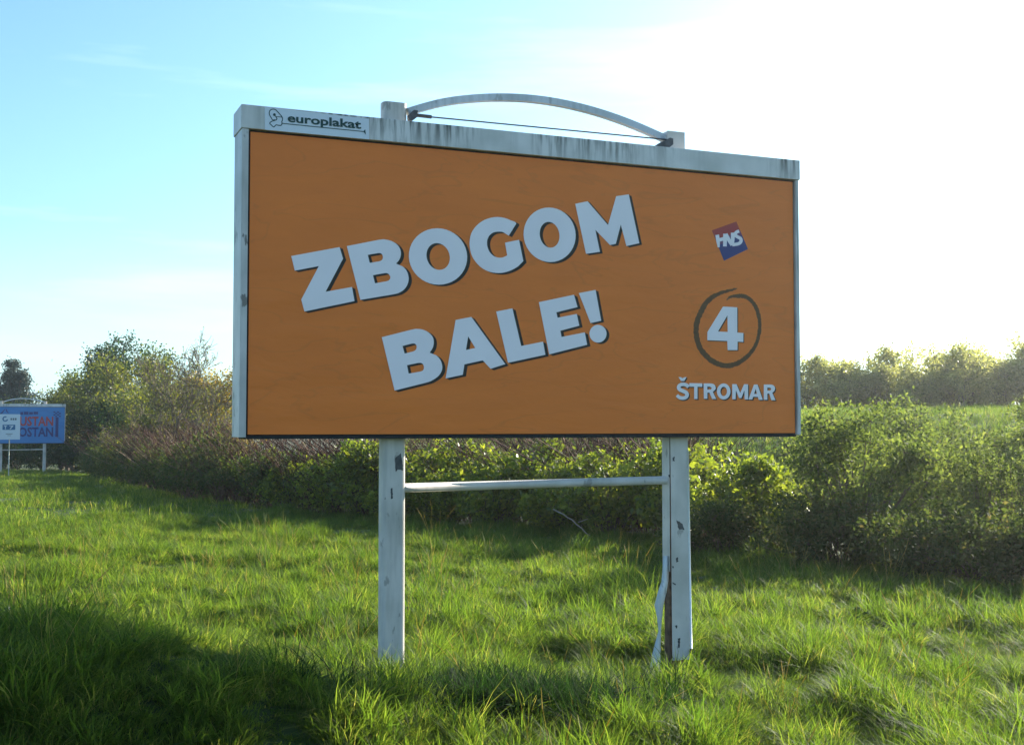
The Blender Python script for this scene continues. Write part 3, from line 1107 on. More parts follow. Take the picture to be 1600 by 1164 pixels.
def lump_crown(seed, h, w, n_lump, n_twig, n_leaf, leaf, base=0.15, lump_r=0.27, twig_s=0.08, shape='dome', flat=0.3, aspect=0.55, stems=4, stem_r=0.03, depth=None, topbias=1.0):
    """crown = lumps round the ends of limbs; each lump holds twig sprays; each spray some leaves.  returns crown mesh, wood mesh"""
    r = np.random.default_rng(seed)
    depth = depth or w
    C = []
    while len(C) < n_lump:
        u = r.uniform(-1, 1, 3)
        if (u ** 2).sum() > 1 or (u ** 2).sum() < 0.12: continue
        z = base + (1 - base) * (0.5 + 0.5 * u[2] * 0.86)
        if shape == 'cone':
            k = 1 - (z - base) / (1 - base)
            C.append([u[0] * w * .5 * (0.12 + .88 * k), u[1] * depth * .5 * (0.12 + .88 * k), z * h])
        else:
            C.append([u[0] * w * .40, u[1] * depth * .40, z * h * 0.9])
    C = np.array(C)
    R = lump_r * min(w, h) * r.uniform(.6, 1.15, n_lump)
    if shape == 'cone':
        R *= 0.45 + 0.8 * (1 - C[:, 2] / h)
    # sprays sit on the outer part of each lump
    li = r.integers(0, n_lump, n_twig)
    u = r.normal(size=(n_twig, 3))
    u /= np.linalg.norm(u, axis=1)[:, None]
    rad = R[li] * r.uniform(.25, 1.0, n_twig) ** .5
    T = C[li] + u * rad[:, None] * np.array([1, 1, .85])
    T[:, 2] = np.maximum(T[:, 2], 0.05 * h)
    ti = r.integers(0, n_twig, n_leaf)
    P = T[ti] + r.normal(size=(n_leaf, 3)) * twig_s
    low = P[:, 2] < 0.05
    P[low, 2] = r.uniform(0.05, 0.3, int(low.sum()))
    V, Q = leaf_quads(P, leaf, r, flat, aspect)
    tone = np.clip(r.normal(.45, .2, n_leaf) + (r.uniform(-.2, .2, n_twig))[ti] + (r.uniform(-.15, .15, n_lump))[li][ti], 0, 1)
    crown = np_mesh('crown', V, Q, tone)
    segs = []
    bases = [(r.normal() * w * .04 * (stems > 1), r.normal() * w * .04 * (stems > 1), -0.1) for _ in range(stems)]
    for i in range(n_lump):
        b = bases[i % stems]
        mid = (C[i] * np.array([.45, .45, .5]))
        limb(segs, b, mid, stem_r, stem_r * .6, r, 3, .04)
        limb(segs, mid, C[i], stem_r * .6, stem_r * .25, r, 4, .05)
    for j in r.choice(n_twig, min(n_twig, 220), replace=False):
        limb(segs, C[li[j]], T[j], stem_r * .22, stem_r * .08, r, 2, .06)
    V, Q = tubes(segs)
    wood = np_mesh('trunk', V, Q)
    return crown, wood


def plant(name, label, cat, loc, crown, wood, lm, wm, group=None, rz=0.0, scale=(1, 1, 1), wood_name='trunk'):
    root = empty(name, tuple(loc), rz)
    root.scale = scale
    tag(root, label, cat, group)
    link('crown', crown, lm, root)
    link(wood_name, wood, wm, root)
    return root


# ------------------------------------------------------------------ the hedge and shrubs behind the board
hv = []
for s in range(5):
    hv.append(lump_crown(100 + s, 2.05, 2.5, 26, 420, 3600, 0.125, base=0.10, lump_r=0.19, twig_s=0.085, stems=7, stem_r=0.022))
bv = []
for s in range(4):
    bv.append(lump_crown(140 + s, 1.8, 2.6, 22, 380, 2600, 0.095, base=0.10, lump_r=0.20, twig_s=0.09, stems=9, stem_r=0.018))
HL = [(150, 74), (225, 55), (300, 44), (400, 38), (500, 34), (600, 30.5), (750, 28), (900, 26), (1020, 24.2), (1120, 22.8)]
line = [at_d(px, d) for px, d in HL]
k = 0
hr = np.random.default_rng(5)
for i in range(len(line) - 1):
    a, b = line[i], line[i + 1]
    L = np.linalg.norm((b - a)[:2])
    m = max(1, int(L / (1.35 if HL[i][0] > 450 else 2.0)))
    for j in range(m):
        for row in (0, 1):
            t = (j + hr.uniform(.2, .8)) / m
            p = a + (b - a) * t
            away = (p - CAM)[:2]
            away = away / np.linalg.norm(away)
            off = 0.9 + row * 1.5 + hr.uniform(-.25, .25)
            x, y = p[0] + away[0] * off, p[1] + away[1] * off
            px = HL[i][0] + (HL[i + 1][0] - HL[i][0]) * t
            leafy = px > 560 or (px > 380 and hr.uniform() < .45)
            sc = hr.uniform(.88, 1.1) * (1.0 if row == 0 else 1.08)
            if leafy:
                cm, wm_ = hv[int(hr.integers(5))]
                plant('hedge_shrub', 'yellow-green leafy shrub in the hedge behind the orange billboard, brown stems at its foot', 'shrub', (x, y, float(ground_z(x, y)) - .03), cm, wm_, HEDGEL, TWIG,
                      'leafy shrubs along the hedge', hr.uniform(0, 6.28), (sc, sc, sc * (0.97 if px < 1000 else 1.02)), 'stem')
            else:
                cm, wm_ = bv[int(hr.integers(4))]
                plant('bramble_shrub', 'low brown and green bramble shrub along the hedge left of the billboard', 'shrub', (x, y, float(ground_z(x, y)) - .03), cm, wm_, BRAML, TWIG,
                      'bramble shrubs along the hedge', hr.uniform(0, 6.28), (sc, sc, sc * hr.uniform(.95, 1.3)), 'stem')

# ------------------------------------------------------------------ dry reddish stems standing behind the hedge
sr = np.random.default_rng(11)
segs, tone = [], []
NS = 3600
for i in range(NS):
    q = sr.uniform(0, 1)
    # along the hedge line, 3 to 11 m behind it
    seg_i = sr.uniform(0, len(line) - 1.001) if q > .5 else (sr.uniform(1, 5.5) if q > .25 else sr.uniform(4.6, len(line) - 1.001))
    a, b = line[int(seg_i)], line[int(seg_i) + 1]
    p = a + (b - a) * (seg_i % 1)
    away = (p - CAM)[:2]
    away /= np.linalg.norm(away)
    off = sr.uniform(0.3, 8.0) if seg_i < 5 else sr.uniform(2.6, 8.0)
    x, y = p[0] + away[0] * off, p[1] + away[1] * off
    z = float(ground_z(x, y))
    h = sr.uniform(1.3, 2.9)
    lean = sr.normal(size=2) * .34 + RGT[:2] * -0.16
    p0 = np.array([x, y, z])
    p1 = p0 + np.array([lean[0] * h * .45, lean[1] * h * .45, h * .55])
    p2 = p1 + np.array([lean[0] * h * .8, lean[1] * h * .8, h * .42])
    rr = sr.uniform(.006, .019)
    v = np.clip(sr.normal(.42, .3), 0, 1)
    segs += [[*p0, *p1, rr, rr * .8], [*p1, *p2, rr * .8, rr * .35]]
    tone += [v, v]
    for _ in range(2):
        t = sr.uniform(.2, 1)
        s0 = p1 + (p2 - p1) * t
        s1 = s0 + np.array([*(sr.normal(size=2) * .16 + lean * .3), sr.uniform(.12, .4)])
        segs.append([*s0, *s1, rr * .5, rr * .25])
        tone.append(v)
V, Q = tubes(segs, 3)
me = np_mesh('dry_stems', V, Q, np.tile(np.array(tone), 3))
tag(link('dry_stems', me, STEMM), 'stand of dry reddish brown stems rising behind the hedge', 'dry stems', kind='stuff')

# ------------------------------------------------------------------ bushes on the right
c, w_ = lump_crown(201, 2.95, 3.4, 34, 900, 10500, 0.078, base=0.18, lump_r=0.16, twig_s=0.09, stems=6, stem_r=0.03)
plant('tall_bush', 'tall open bush with visible forking stems right of the billboard', 'bush', at_d(1345, 21.5), c, w_, BUSHL, BARK, None, .3, wood_name='stem')
c, w_ = lump_crown(202, 2.1, 2.8, 26, 600, 6000, 0.105, base=0.2, lump_r=0.19, twig_s=0.08, stems=6, stem_r=0.022)
plant('yellow_bush', 'yellow-green bush just right of the billboard\'s right post', 'bush', at_d(1165, 22.8), c, w_, HEDGEL, BARK, None, 1.3, wood_name='stem')
c, w_ = lump_crown(203, 2.6, 2.6, 24, 600, 7500, 0.075, base=0.1, lump_r=0.18, twig_s=0.09, stems=7, stem_r=0.02)
plant('slender_bush', 'pale leafy bush behind the bramble mound near the right edge', 'bush', at_d(1490, 23.0), c, w_, BUSHL, BARK, None, 2.0, wood_name='stem')
c, w_ = lump_crown(204, 2.6, 2.6, 24, 600, 7500, 0.075, base=0.1, lump_r=0.18, twig_s=0.09, stems=7, stem_r=0.02)
plant('edge_bush', 'grey-green bush cut by the right edge of the picture', 'bush', at_d(1605, 23.5), c, w_, BUSHL, BARK, None, .7, wood_name='stem')
c, w_ = lump_crown(205, 1.45, 4.2, 40, 1000, 11000, 0.075, base=0.0, lump_r=0.24, twig_s=0.08, stems=12, stem_r=0.016, depth=2.6)
plant('bramble_mound', 'sprawling bramble mound in front of the bushes at the right edge', 'bramble', at_d(1535, 19.2), c, w_, BRAML, TWIG, None, YAW - .1, wood_name='stem')
c, w_ = lump_crown(211, 1.3, 3.0, 30, 800, 8000, 0.075, base=0.0, lump_r=0.26, twig_s=0.08, stems=10, stem_r=0.016, depth=2.2)
plant('edge_bramble', 'end of the bramble thicket cut by the right edge of the picture', 'bramble', at_d(1640, 18.6), c, w_, BRAML, TWIG, None, YAW + .4, wood_name='stem')
c, w_ = lump_crown(206, 1.25, 3.4, 30, 800, 8000, 0.075, base=0.0, lump_r=0.26, twig_s=0.08, stems=10, stem_r=0.016, depth=2.0)
plant('low_bramble', 'low dark bramble thicket at the foot of the tall bush', 'bramble', at_d(1300, 20.3), c, w_, BRAML, TWIG, None, YAW, wood_name='stem')
c, w_ = lump_crown(207, 1.1, 2.6, 24, 600, 6000, 0.075, base=0.0, lump_r=0.26, twig_s=0.08, stems=10, stem_r=0.016, depth=1.8)
plant('hedge_foot_bramble', 'dark bramble at the hedge foot behind the torn post', 'bramble', at_d(1130, 21.6), c, w_, BRAML, TWIG, None, YAW, wood_name='stem')
c, w_ = lump_crown(208, 2.2, 3.0, 28, 700, 7000, 0.08, base=0.1, lump_r=0.2, twig_s=0.08, stems=8, stem_r=0.02)
plant('rear_bush', 'bush partly hidden behind the billboard\'s lower right corner', 'bush', at_d(1250, 25.0), c, w_, BUSHL, BARK, None, 2.2, wood_name='stem')

# ------------------------------------------------------------------ grassy bank with bushes on top, far right
b0, b1 = at_d(1120, 56), at_d(1800, 46)
bd = (b1 - b0)[:2]
bL = np.linalg.norm(bd)
bd = bd / bL
bn = np.array([-bd[1], bd[0]])
if np.dot(bn, (b0 - CAM)[:2]) < 0: bn = -bn
prof = [(-13, -0.8), (-10.5, 0.6), (-7.5, 1.75), (-4, 2.7), (-1, 3.25), (6, 3.6), (18, 3.6), (24, -0.8)]
V, F = [], []
NB = 60
for i in range(NB + 1):
    t = -30 + (bL + 60) * i / NB
    for k, (o, z) in enumerate(prof):
        q = b0[:2] + bd * t + bn * o
        fade = min(1, max(0, (t + 30) / 16))
        V.append((q[0], q[1], -0.6 + z * (fade ** .7)))
n = len(prof)
for i in range(NB):
    for k in range(n - 1):
        F.append((i * n + k, i * n + k + 1, (i + 1) * n + k + 1, (i + 1) * n + k))
tag(mesh_from('embankment', V, F, BANKM, smooth=True), kind='structure')

kv = []
for s in range(3):
    kv.append(lump_crown(300 + s, 3.5, 3.2, 22, 460, 4200, 0.14, base=0.02, lump_r=0.2, twig_s=0.15, stems=6, stem_r=0.035, flat=0.1))
kr = np.random.default_rng(21)
spots = []
for row in (0, 1):
    for i in range(22):
        t = i * 1.3 + row * .8 + kr.uniform(-.3, .3) - 3.0
        q = b0[:2] + bd * t + bn * (9.0 + row * 2.8 + kr.uniform(-.4, .4))
        spots.append((q[0], q[1], row))
for x, y, row in spots:
    cm, wm_ = kv[int(kr.integers(3))]
    s = kr.uniform(.85, 1.2)
    plant('bank_bush', 'sunlit pale yellow-green bush on top of the grassy bank at the right', 'bush', (x, y, 2.6), cm, wm_, BANKL, BARK, 'bushes on top of the bank',
          kr.uniform(0, 6.28), (s, s, s * kr.uniform(.72, 1.22)), 'stem')

# ------------------------------------------------------------------ trees on the left
def tree_at(px, d): return at_d(px, d)


c, w_ = lump_crown(401, 10.0, 9.0, 34, 900, 14000, 0.22, base=0.10, lump_r=0.17, twig_s=0.32, stems=3, stem_r=0.14)
plant('willow_tree', 'broad olive-yellow tree filling the middle of the left tree group', 'tree', tree_at(205, 92), c, w_, WILLOWL, BARK, None, .2)
c, w_ = lump_crown(402, 7.6, 6.4, 28, 700, 10000, 0.2, base=0.10, lump_r=0.18, twig_s=0.3, stems=3, stem_r=0.12)
plant('olive_tree', 'smaller olive tree at the left end of the tree group, above the blue billboard', 'tree', tree_at(108, 95), c, w_, WILLOWL, BARK, None, 1.2)
c, w_ = lump_crown(403, 7.7, 6.8, 34, 1100, 20000, 0.17, base=0.06, lump_r=0.18, twig_s=0.26, stems=3, stem_r=0.12)
plant('amber_tree', 'amber-leaved tree right behind the bare tree, beside the billboard\'s left edge', 'tree', tree_at(338, 76), c, w_, AMBERL, BARK, None, 2.2)
c, w_ = lump_crown(404, 13.0, 9.0, 34, 1000, 14000, 0.22, base=0.25, lump_r=0.18, twig_s=0.26, stems=1, stem_r=0.2)
plant('dark_tree', 'dark green dense tree peeping over the olive-yellow tree', 'tree', tree_at(192, 108), c, w_, DARKL, BARK, None, .9)
c, w_ = lump_crown(405, 8.6, 5.2, 22, 600, 9000, 0.22, base=0.25, lump_r=0.18, twig_s=0.26, stems=1, stem_r=0.2)
plant('ivy_tree', 'dark tree behind the smaller olive tree, above the blue billboard\'s right end', 'tree', tree_at(112, 112), c, w_, DARKL, BARK, None, 2.9)
c, w_ = lump_crown(406, 10.8, 8.0, 130, 2400, 26000, 0.22, base=0.04, lump_r=0.15, twig_s=0.2, shape='cone', stems=1, stem_r=0.2, flat=0)
plant('conifer_tree', 'dark conifer with a pointed top at the far left edge', 'tree', tree_at(18, 128), c, w_, CONL, BARK, None, .4)
c, w_ = lump_crown(407, 5.2, 7.6, 34, 1200, 20000, 0.15, base=0.02, lump_r=0.22, twig_s=0.15, stems=5, stem_r=0.06)
plant('evergreen_bush', 'big rounded dark green bush with a sunlit top right of the blue billboard', 'bush', tree_at(170, 87.5), c, w_, DARKL, BARK, None, .4, wood_name='stem')
c, w_ = lump_crown(408, 3.4, 4.6, 22, 600, 10000, 0.13, base=0.02, lump_r=0.22, twig_s=0.15, stems=5, stem_r=0.06)
plant('evergreen_bush', 'lower dark bush directly behind the blue billboard', 'bush', tree_at(70, 97), c, w_, DARKL, BARK, None, 1.4, wood_name='stem')
c, w_ = lump_crown(409, 5.8, 6.5, 24, 600, 8000, 0.2, base=0.05, lump_r=0.2, twig_s=0.3, stems=4, stem_r=0.09)
plant('hazel_tree', 'brownish half-bare tree in front of the dark conifer', 'tree', tree_at(8, 105), c, w_, AMBERL if False else WILLOWL, PALEBARK, None, 1.9)
c, w_ = lump_crown(410, 7.2, 7.0, 32, 900, 14000, 0.18, base=0.03, lump_r=0.2, twig_s=0.26, stems=4, stem_r=0.09)
plant('thicket_tree', 'low olive thicket tree between the dark bush and the bare tree', 'tree', tree_at(255, 84), c, w_, WILLOWL, BARK, None, 2.6)


for lab, px, d, h_, w2 in (('dark bush closing the gap left of the blue billboard\'s post', 22, 99, 3.0, 5.0), ('dark bush under the trees right of the blue billboard\'s post', 118, 88, 3.0, 5.0),
                           ('low dark bush at the end of the meadow beside the bramble hedge', 150, 82, 2.6, 4.5), ('dark bush beyond the white sign at the picture\'s edge', -18, 100, 3.2, 5.0)):
    c, w_ = lump_crown(440 + px, h_, w2, 20, 500, 7000, 0.15, base=0.0, lump_r=0.25, twig_s=0.16, stems=5, stem_r=0.05)
    plant('evergreen_bush', lab, 'bush', tree_at(px, d), c, w_, DARKL, BARK, None, px * .1, wood_name='stem')


def bare_tree(seed, h, spread, stems, leaf_n, leaf):
    r = np.random.default_rng(seed)
    segs, tips = [], []

    def grow(p, d, L, rad, lev):
        n = 4
        q = p.copy()
        for i in range(n):
            d2 = d + r.normal(size=3) * .13 + np.array([0, 0, .07])
            d2 /= np.linalg.norm(d2)
            e = q + d2 * L / n
            segs.append([*q, *e, rad * (1 - .14 * i), rad * (1 - .14 * (i + 1))])
            q, d = e, d2
            if lev < 4 and (i > 0 or lev > 0):
                for _ in range(1 if lev < 2 else 2):
                    if r.uniform() < .85:
                        dd = d + r.normal(size=3) * .55
                        dd /= np.linalg.norm(dd)
                        grow(q, dd, L * r.uniform(.45, .68), rad * .5, lev + 1)
            if lev >= 3: tips.append(q.copy())
        tips.append(q.copy())
    for s in range(stems):
        a = 2 * PI * s / stems + r.uniform(-.4, .4)
        d = np.array([math.cos(a) * spread, math.sin(a) * spread, 1.0])
        d /= np.linalg.norm(d)
        grow(np.array([math.cos(a) * .12, math.sin(a) * .12, -0.1]), d, h * r.uniform(.5, .62), .055, 0)
    segs = np.array(segs)
    tips = np.array(tips)
    top = np.quantile(segs[:, 5], .998)
    f = h / top
    segs[:, :6] *= f
    tips *= f
    segs[:, 6:] = np.maximum(segs[:, 6:] * 1.25, 0.010)
    V, Q = tubes(segs, 3)
    wood = np_mesh('trunk', V, Q)
    P = tips[r.integers(0, len(tips), leaf_n)] + r.normal(size=(leaf_n, 3)) * .07
    V, Q = leaf_quads(P, leaf, r)
    return np_mesh('crown', V, Q, np.clip(r.normal(.5, .25, leaf_n), 0, 1)), wood, len(segs)


c, w_, ns_ = bare_tree(501, 6.9, .40, 8, 9000, .085)
plant('bare_tree', 'nearly leafless many-stemmed tree against the sky left of the billboard', 'tree', tree_at(276, 61), c, w_, WILLOWL, PALEBARK, None, 0)

# pale tall weeds behind the bramble mound
c, w_ = lump_crown(601, 2.15, 0.42, 26, 170, 1100, 0.055, base=0.05, lump_r=0.34, twig_s=0.04, stems=3, stem_r=0.01, shape='cone')
for i, (px, d) in enumerate(((1545, 20.9), (1562, 20.5), (1579, 21.0), (1593, 20.6), (1527, 21.1), (1607, 20.8))):
    p = at_d(px, d)
    plant('tall_weed', 'upright pale weed standing above the brambles at the right edge', 'weed', p, c, w_, BUSHL, TWIG, 'upright weeds at the right edge', i * 1.1, (1, 1, 1.0 - .05 * (i % 3)), 'stem')

# ------------------------------------------------------------------ grass (instanced tufts)
def tuft(seed, nb, h, spread, wid, bend):
    r = np.random.default_rng(seed)
    V, Q, tone = [], [], []
    K = 4
    for b in range(nb):
        a = r.uniform(0, 2 * PI)
        rad = spread * math.sqrt(r.uniform())
        base = np.array([math.cos(a) * rad, math.sin(a) * rad, -0.02])
        az = a + r.normal() * .9
        out = np.array([math.cos(az), math.sin(az), 0])
        side = np.array([-math.sin(az), math.cos(az), 0])
        tw = r.uniform(-.8, .8)
        side = side * math.cos(tw) + out * math.sin(tw)
        hh = h * r.uniform(.45, 1.1)
        bd_ = bend * r.uniform(.3, 1.6)
        w = wid * r.uniform(.6, 1.3)
        i0 = len(V)
        for k in range(K + 1):
            t = k / K
            p = base + out * hh * (bd_ * t * t) + np.array([0, 0, hh * (t - .32 * bd_ * t ** 3)])
            ww = w * (1 - t ** 1.6) * .5 + 0.0004
            V += [p - side * ww, p + side * ww]
        for k in range(K):
            Q.append((i0 + 2 * k, i0 + 2 * k + 1, i0 + 2 * k + 3, i0 + 2 * k + 2))
        v = r.uniform(.9, 1.4) if r.uniform() < .035 else np.clip(r.normal(.45, .25), 0, .9)
        tone += [v] * K
    return np_mesh('grass_tuft', np.array(V), np.array(Q), np.array(tone), smooth=True)


def broad(seed, nl, L, w):
    """rosette weed with broad arching leaves"""
    r = np.random.default_rng(seed)
    V, Q, tone = [], [], []
    K = 4
    for b in range(nl):
        a = r.uniform(0, 2 * PI)
        out = np.array([math.cos(a), math.sin(a), 0])
        side = np.array([-math.sin(a), math.cos(a), 0])
        l = L * r.uniform(.6, 1.1)
        up0 = r.uniform(.5, 1.1)
        i0 = len(V)
        for k in range(K + 1):
            t = k / K
            p = out * l * t * .75 + np.array([0, 0, l * (up0 * t - .75 * t * t * r.uniform(.8, 1.1))])
            ww = w * math.sin(PI * min(.97, .12 + .88 * t)) ** .8 * .5
            V += [p - side * ww + np.array([0, 0, ww * .3]), p + side * ww + np.array([0, 0, ww * .3])]
        for k in range(K):
            Q.append((i0 + 2 * k, i0 + 2 * k + 1, i0 + 2 * k + 3, i0 + 2 * k + 2))
        tone += [np.clip(r.normal(.3, .15), 0, .8)] * K
    return np_mesh('weed_rosette', np.array(V), np.array(Q), np.array(tone), smooth=True)


def straws(seed, n, h):
    """dry flowering stalks with thin seed heads"""
    r = np.random.default_rng(seed)
    segs, tone = [], []
    for b in range(n):
        p = np.array([r.normal() * .06, r.normal() * .06, 0])
        d = np.array([r.normal() * .22, r.normal() * .22, 1.0])
        hh = h * r.uniform(.7, 1.15)
        rad = .0014
        for k in range(4):
            q = p + d * hh / 4
            d = d + np.array([r.normal() * .12, r.normal() * .12, -.06])
            rr = .004 if k == 3 else rad
            segs.append([*p, *q, rr, .001 if k == 3 else rad])
            tone.append(1.35 + r.uniform(-.2, .4))
            p = q
    V, Q = tubes(segs, 3)
    return np_mesh('seed_stalks', V, Q, np.tile(np.array(tone), 3))


tuft_col = bpy.data.collections.new('grass_tufts')
TUFTS = []
specs = [(60, .20, .10, .0082, .55), (60, .17, .11, .0076, .75), (54, .25, .09, .0086, .65), (56, .14, .13, .0078, .65), (46, .32, .08, .0084, .75), (50, .21, .12, .0082, 1.0),
         (26, .30, .20, .016, .5), (26, .24, .22, .017, .6), (22, .34, .20, .017, .55)]
for i, (nb, h, spd, wid, bend) in enumerate(specs):
    me = tuft(900 + i, nb, h, spd, wid, bend)
    me.materials.append(GRASSM)
    o = bpy.data.objects.new('grass_tuft_%02d' % i, me)
    tuft_col.objects.link(o)


extra = [broad(950, 9, .20, .045), broad(951, 7, .26, .06), broad(952, 12, .14, .03), straws(960, 5, .5), straws(961, 4, .42)]
for i, me in enumerate(extra):
    me.materials.append(GRASSM)
    o = bpy.data.objects.new('grass_tuft_%02d' % (len(specs) + i), me)
    tuft_col.objects.link(o)


def vnoise(x, y, s, seed):
    r = np.random.default_rng(seed)
    out = np.zeros_like(x)
    for k in range(6):
        a, f, ph = r.uniform(0, 2 * PI), s * r.uniform(.6, 1.7), r.uniform(0, 6.28)
        out += np.sin((x * math.cos(a) + y * math.sin(a)) * f + ph)
    return out / 6 ** .5


def grass_nodes():
    ng = bpy.data.node_groups.new('scatter_tufts', 'GeometryNodeTree')
    ng.interface.new_socket('Geometry', in_out='INPUT', socket_type='NodeSocketGeometry')
    ng.interface.new_socket('Geometry', in_out='OUTPUT', socket_type='NodeSocketGeometry')
    N, L = ng.nodes, ng.links
    gi, go = N.new('NodeGroupInput'), N.new('NodeGroupOutput')
    ci = N.new('GeometryNodeCollectionInfo')
    ci.inputs['Collection'].default_value = tuft_col
    ci.inputs['Separate Children'].default_value = True
    ci.inputs['Reset Children'].default_value = True
    ip = N.new('GeometryNodeInstanceOnPoints')
    ip.inputs['Pick Instance'].default_value = True

    def attr(nm_, typ):
        a = N.new('GeometryNodeInputNamedAttribute')
        a.data_type = typ
        a.inputs['Name'].default_value = nm_
        return a.outputs['Attribute']
    L.new(gi.outputs[0], ip.inputs['Points'])
    L.new(ci.outputs[0], ip.inputs['Instance'])
    L.new(attr('idx', 'INT'), ip.inputs['Instance Index'])
    L.new(attr('rot', 'FLOAT_VECTOR'), ip.inputs['Rotation'])
    L.new(attr('scl', 'FLOAT_VECTOR'), ip.inputs['Scale'])
    L.new(ip.outputs[0], go.inputs[0])
    return ng


NG = grass_nodes()


def grass_field(name, label, P, idx, scl, r):
    n = len(P)
    me = bpy.data.meshes.new(name)
    me.vertices.add(n)
    me.vertices.foreach_set('co', P.astype(np.float32).ravel())
    rot = np.stack([r.normal(0, .20, n), r.normal(0, .20, n), r.uniform(0, 2 * PI, n)], 1)
    a = me.attributes.new('idx', 'INT', 'POINT')
    a.data.foreach_set('value', idx.astype(np.int32))
    a = me.attributes.new('rot', 'FLOAT_VECTOR', 'POINT')
    a.data.foreach_set('vector', rot.astype(np.float32).ravel())
    a = me.attributes.new('scl', 'FLOAT_VECTOR', 'POINT')
    a.data.foreach_set('vector', scl.astype(np.float32).ravel())
    o = link(name, me)
    md = o.modifiers.new('tufts', 'NODES')
    md.node_group = NG
    return tag(o, label, 'grass', kind='stuff')


gr = np.random.default_rng(31)


def fan(n, d0, d1, px0, px1):
    """points in a wedge in front of the camera position, even in area"""
    d = np.sqrt(gr.uniform(d0 * d0, d1 * d1, n))
    px = gr.uniform(px0, px1, n)
    ang = np.arctan2((px - 800) / FPX, 1.0)
    fx, fy = -math.sin(YAW), math.cos(YAW)
    x = CAM[0] + d * (np.sin(ang) * RGT[0] + np.cos(ang) * fx) / np.cos(ang) * np.cos(ang)
    y = CAM[1] + d * (np.sin(ang) * RGT[1] + np.cos(ang) * fy)
    return x, y, d, px


def hedge_d(px):
    xs = np.array([-600, 90, 150, 225, 300, 400, 500, 600, 750, 900, 1020, 1120, 1300, 1450, 1600, 2200])
    ds = np.array([98, 90, 74, 56, 45, 39, 35, 31.4, 29, 27, 25, 23.2, 21, 19.6, 18.2, 16])
    return np.interp(px, xs, ds)


def build(n, d0, d1, px0, px1, lo, hi, hmul):
    x, y, d, px = fan(n, d0, d1, px0, px1)
    keep = d < hedge_d(px) + .4
    x, y, d, px = x[keep], y[keep], d[keep], px[keep]
    n = len(x)
    h = 1.0 + .40 * vnoise(x, y, 2.4, 3) + .34 * vnoise(x, y, 6.0, 4)
    h = np.clip(h, .28, 2.1)
    for fx, fy in ((3.87, -0.05), (1.2, 0.0)):
        h = h * (1 - .55 * np.exp(-(((x - fx) / .45) ** 2 + ((y - fy) / .5) ** 2)))
    h = h * (1 - .6 * np.exp(-(((x - 1.72) / .62) ** 4 + ((y + 1.45) / .36) ** 4)))
    h = h * hmul
    z = ground_z(x, y)
    s = h * gr.uniform(.75, 1.2, n)
    scl = np.stack([s ** .4, s ** .4, s], 1)
    return np.stack([x, y, z], 1), gr.integers(lo, hi, n), scl


near = build(19000, 4.5, 13.5, -150, 1750, 0, 6, .80)
mid = build(34000, 13.5, 34, -120, 1720, 0, 6, .84)
far = build(16000, 30, 98, -200, 640, 6, 9, .85)
weeds = build(1100, 5.0, 22, -100, 1700, 9, 12, 1.0)
stalk = build(420, 5.5, 26, -100, 1700, 12, 14, .95)
# scattered tall tussocks
n_ = 900
tc_ = np.stack([gr.uniform(-4, 7, 75), gr.uniform(-4.6, 6, 75)], 1)
wi = gr.integers(0, 75, n_)
tc_[(np.abs(tc_[:, 0] - 1.75) < .9) & (np.abs(tc_[:, 1] + 1.5) < .8)] += 3.0
xx, yy = tc_[wi, 0] + gr.normal(0, .13, n_), tc_[wi, 1] + gr.normal(0, .13, n_)
sw = gr.uniform(.8, 1.5, n_)
tus = (np.stack([xx, yy, ground_z(xx, yy)], 1), gr.choice([2, 4, 5, 0], n_), np.stack([sw ** .5, sw ** .5, sw], 1))
PARTS = [near, mid, far, weeds, stalk, tus]
P = np.concatenate([q_[0] for q_ in PARTS])
grass_field('meadow_grass', 'lush backlit meadow grass around the posts', P, np.concatenate([q_[1] for q_ in PARTS]), np.concatenate([q_[2] for q_ in PARTS]), gr)
# bank grass
nbk = 16000
t = gr.uniform(-16, bL + 18, nbk)
o_ = gr.uniform(-12, 4, nbk)
zz = np.interp(o_, [p[0] for p in prof], [p[1] for p in prof])
q = b0[:2][None] + bd[None] * t[:, None] + bn[None] * o_[:, None]
fade = np.clip((t + 30) / 16, 0, 1) ** .7
Pb = np.stack([q[:, 0], q[:, 1], -.62 + zz * fade], 1)
sb = gr.uniform(.7, 1.2, nbk)
grass_field('bank_grass', 'sunlit grass growing on the bank at the right', Pb, gr.integers(6, 9, nbk), np.stack([sb, sb, sb], 1), gr)

# dandelion clocks in the grass at the left
rF = np.random.default_rng(77)
u = rF.normal(size=(150, 3))
u /= np.linalg.norm(u, axis=1)[:, None]
V, Q = leaf_quads(u * .02, .012, rF, 0, .5)
fl = np_mesh('seed_head', V, Q, rF.uniform(0, 1, 150))
V, Q = tubes([[0, 0, 0, .005, .01, .25, .0025, .0022], [.005, .01, .25, 0, 0, .60, .0022, .002]], 5)
st = np_mesh('stem', V, Q, np.full(10, .3))
DL = ['white dandelion clock second from the left edge, in the sunny grass', 'white dandelion clock in the middle of the left group', 'rightmost high white dandelion clock of the left group',
      'white dandelion clock right at the left edge', 'lowest white dandelion clock of the left group, half sunk in grass', 'small white dandelion clock farthest back in the left group']
for i, (px, d, h) in enumerate(((30, 10.6, 1.0), (76, 10.2, .95), (108, 11.0, 1.0), (6, 10.9, .93), (112, 9.9, .85), (18, 12.2, .9))):
    p = at_d(px, d)
    root = empty('dandelion', tuple(p))
    root.scale = (1, 1, h)
    tag(root, DL[i], 'dandelion', 'dandelion clocks in the left grass')
    s_ = link('seed_head', fl, FLUFF, root)
    s_.location = (0, 0, .60)
    link('stem', st, HEDGEL, root)

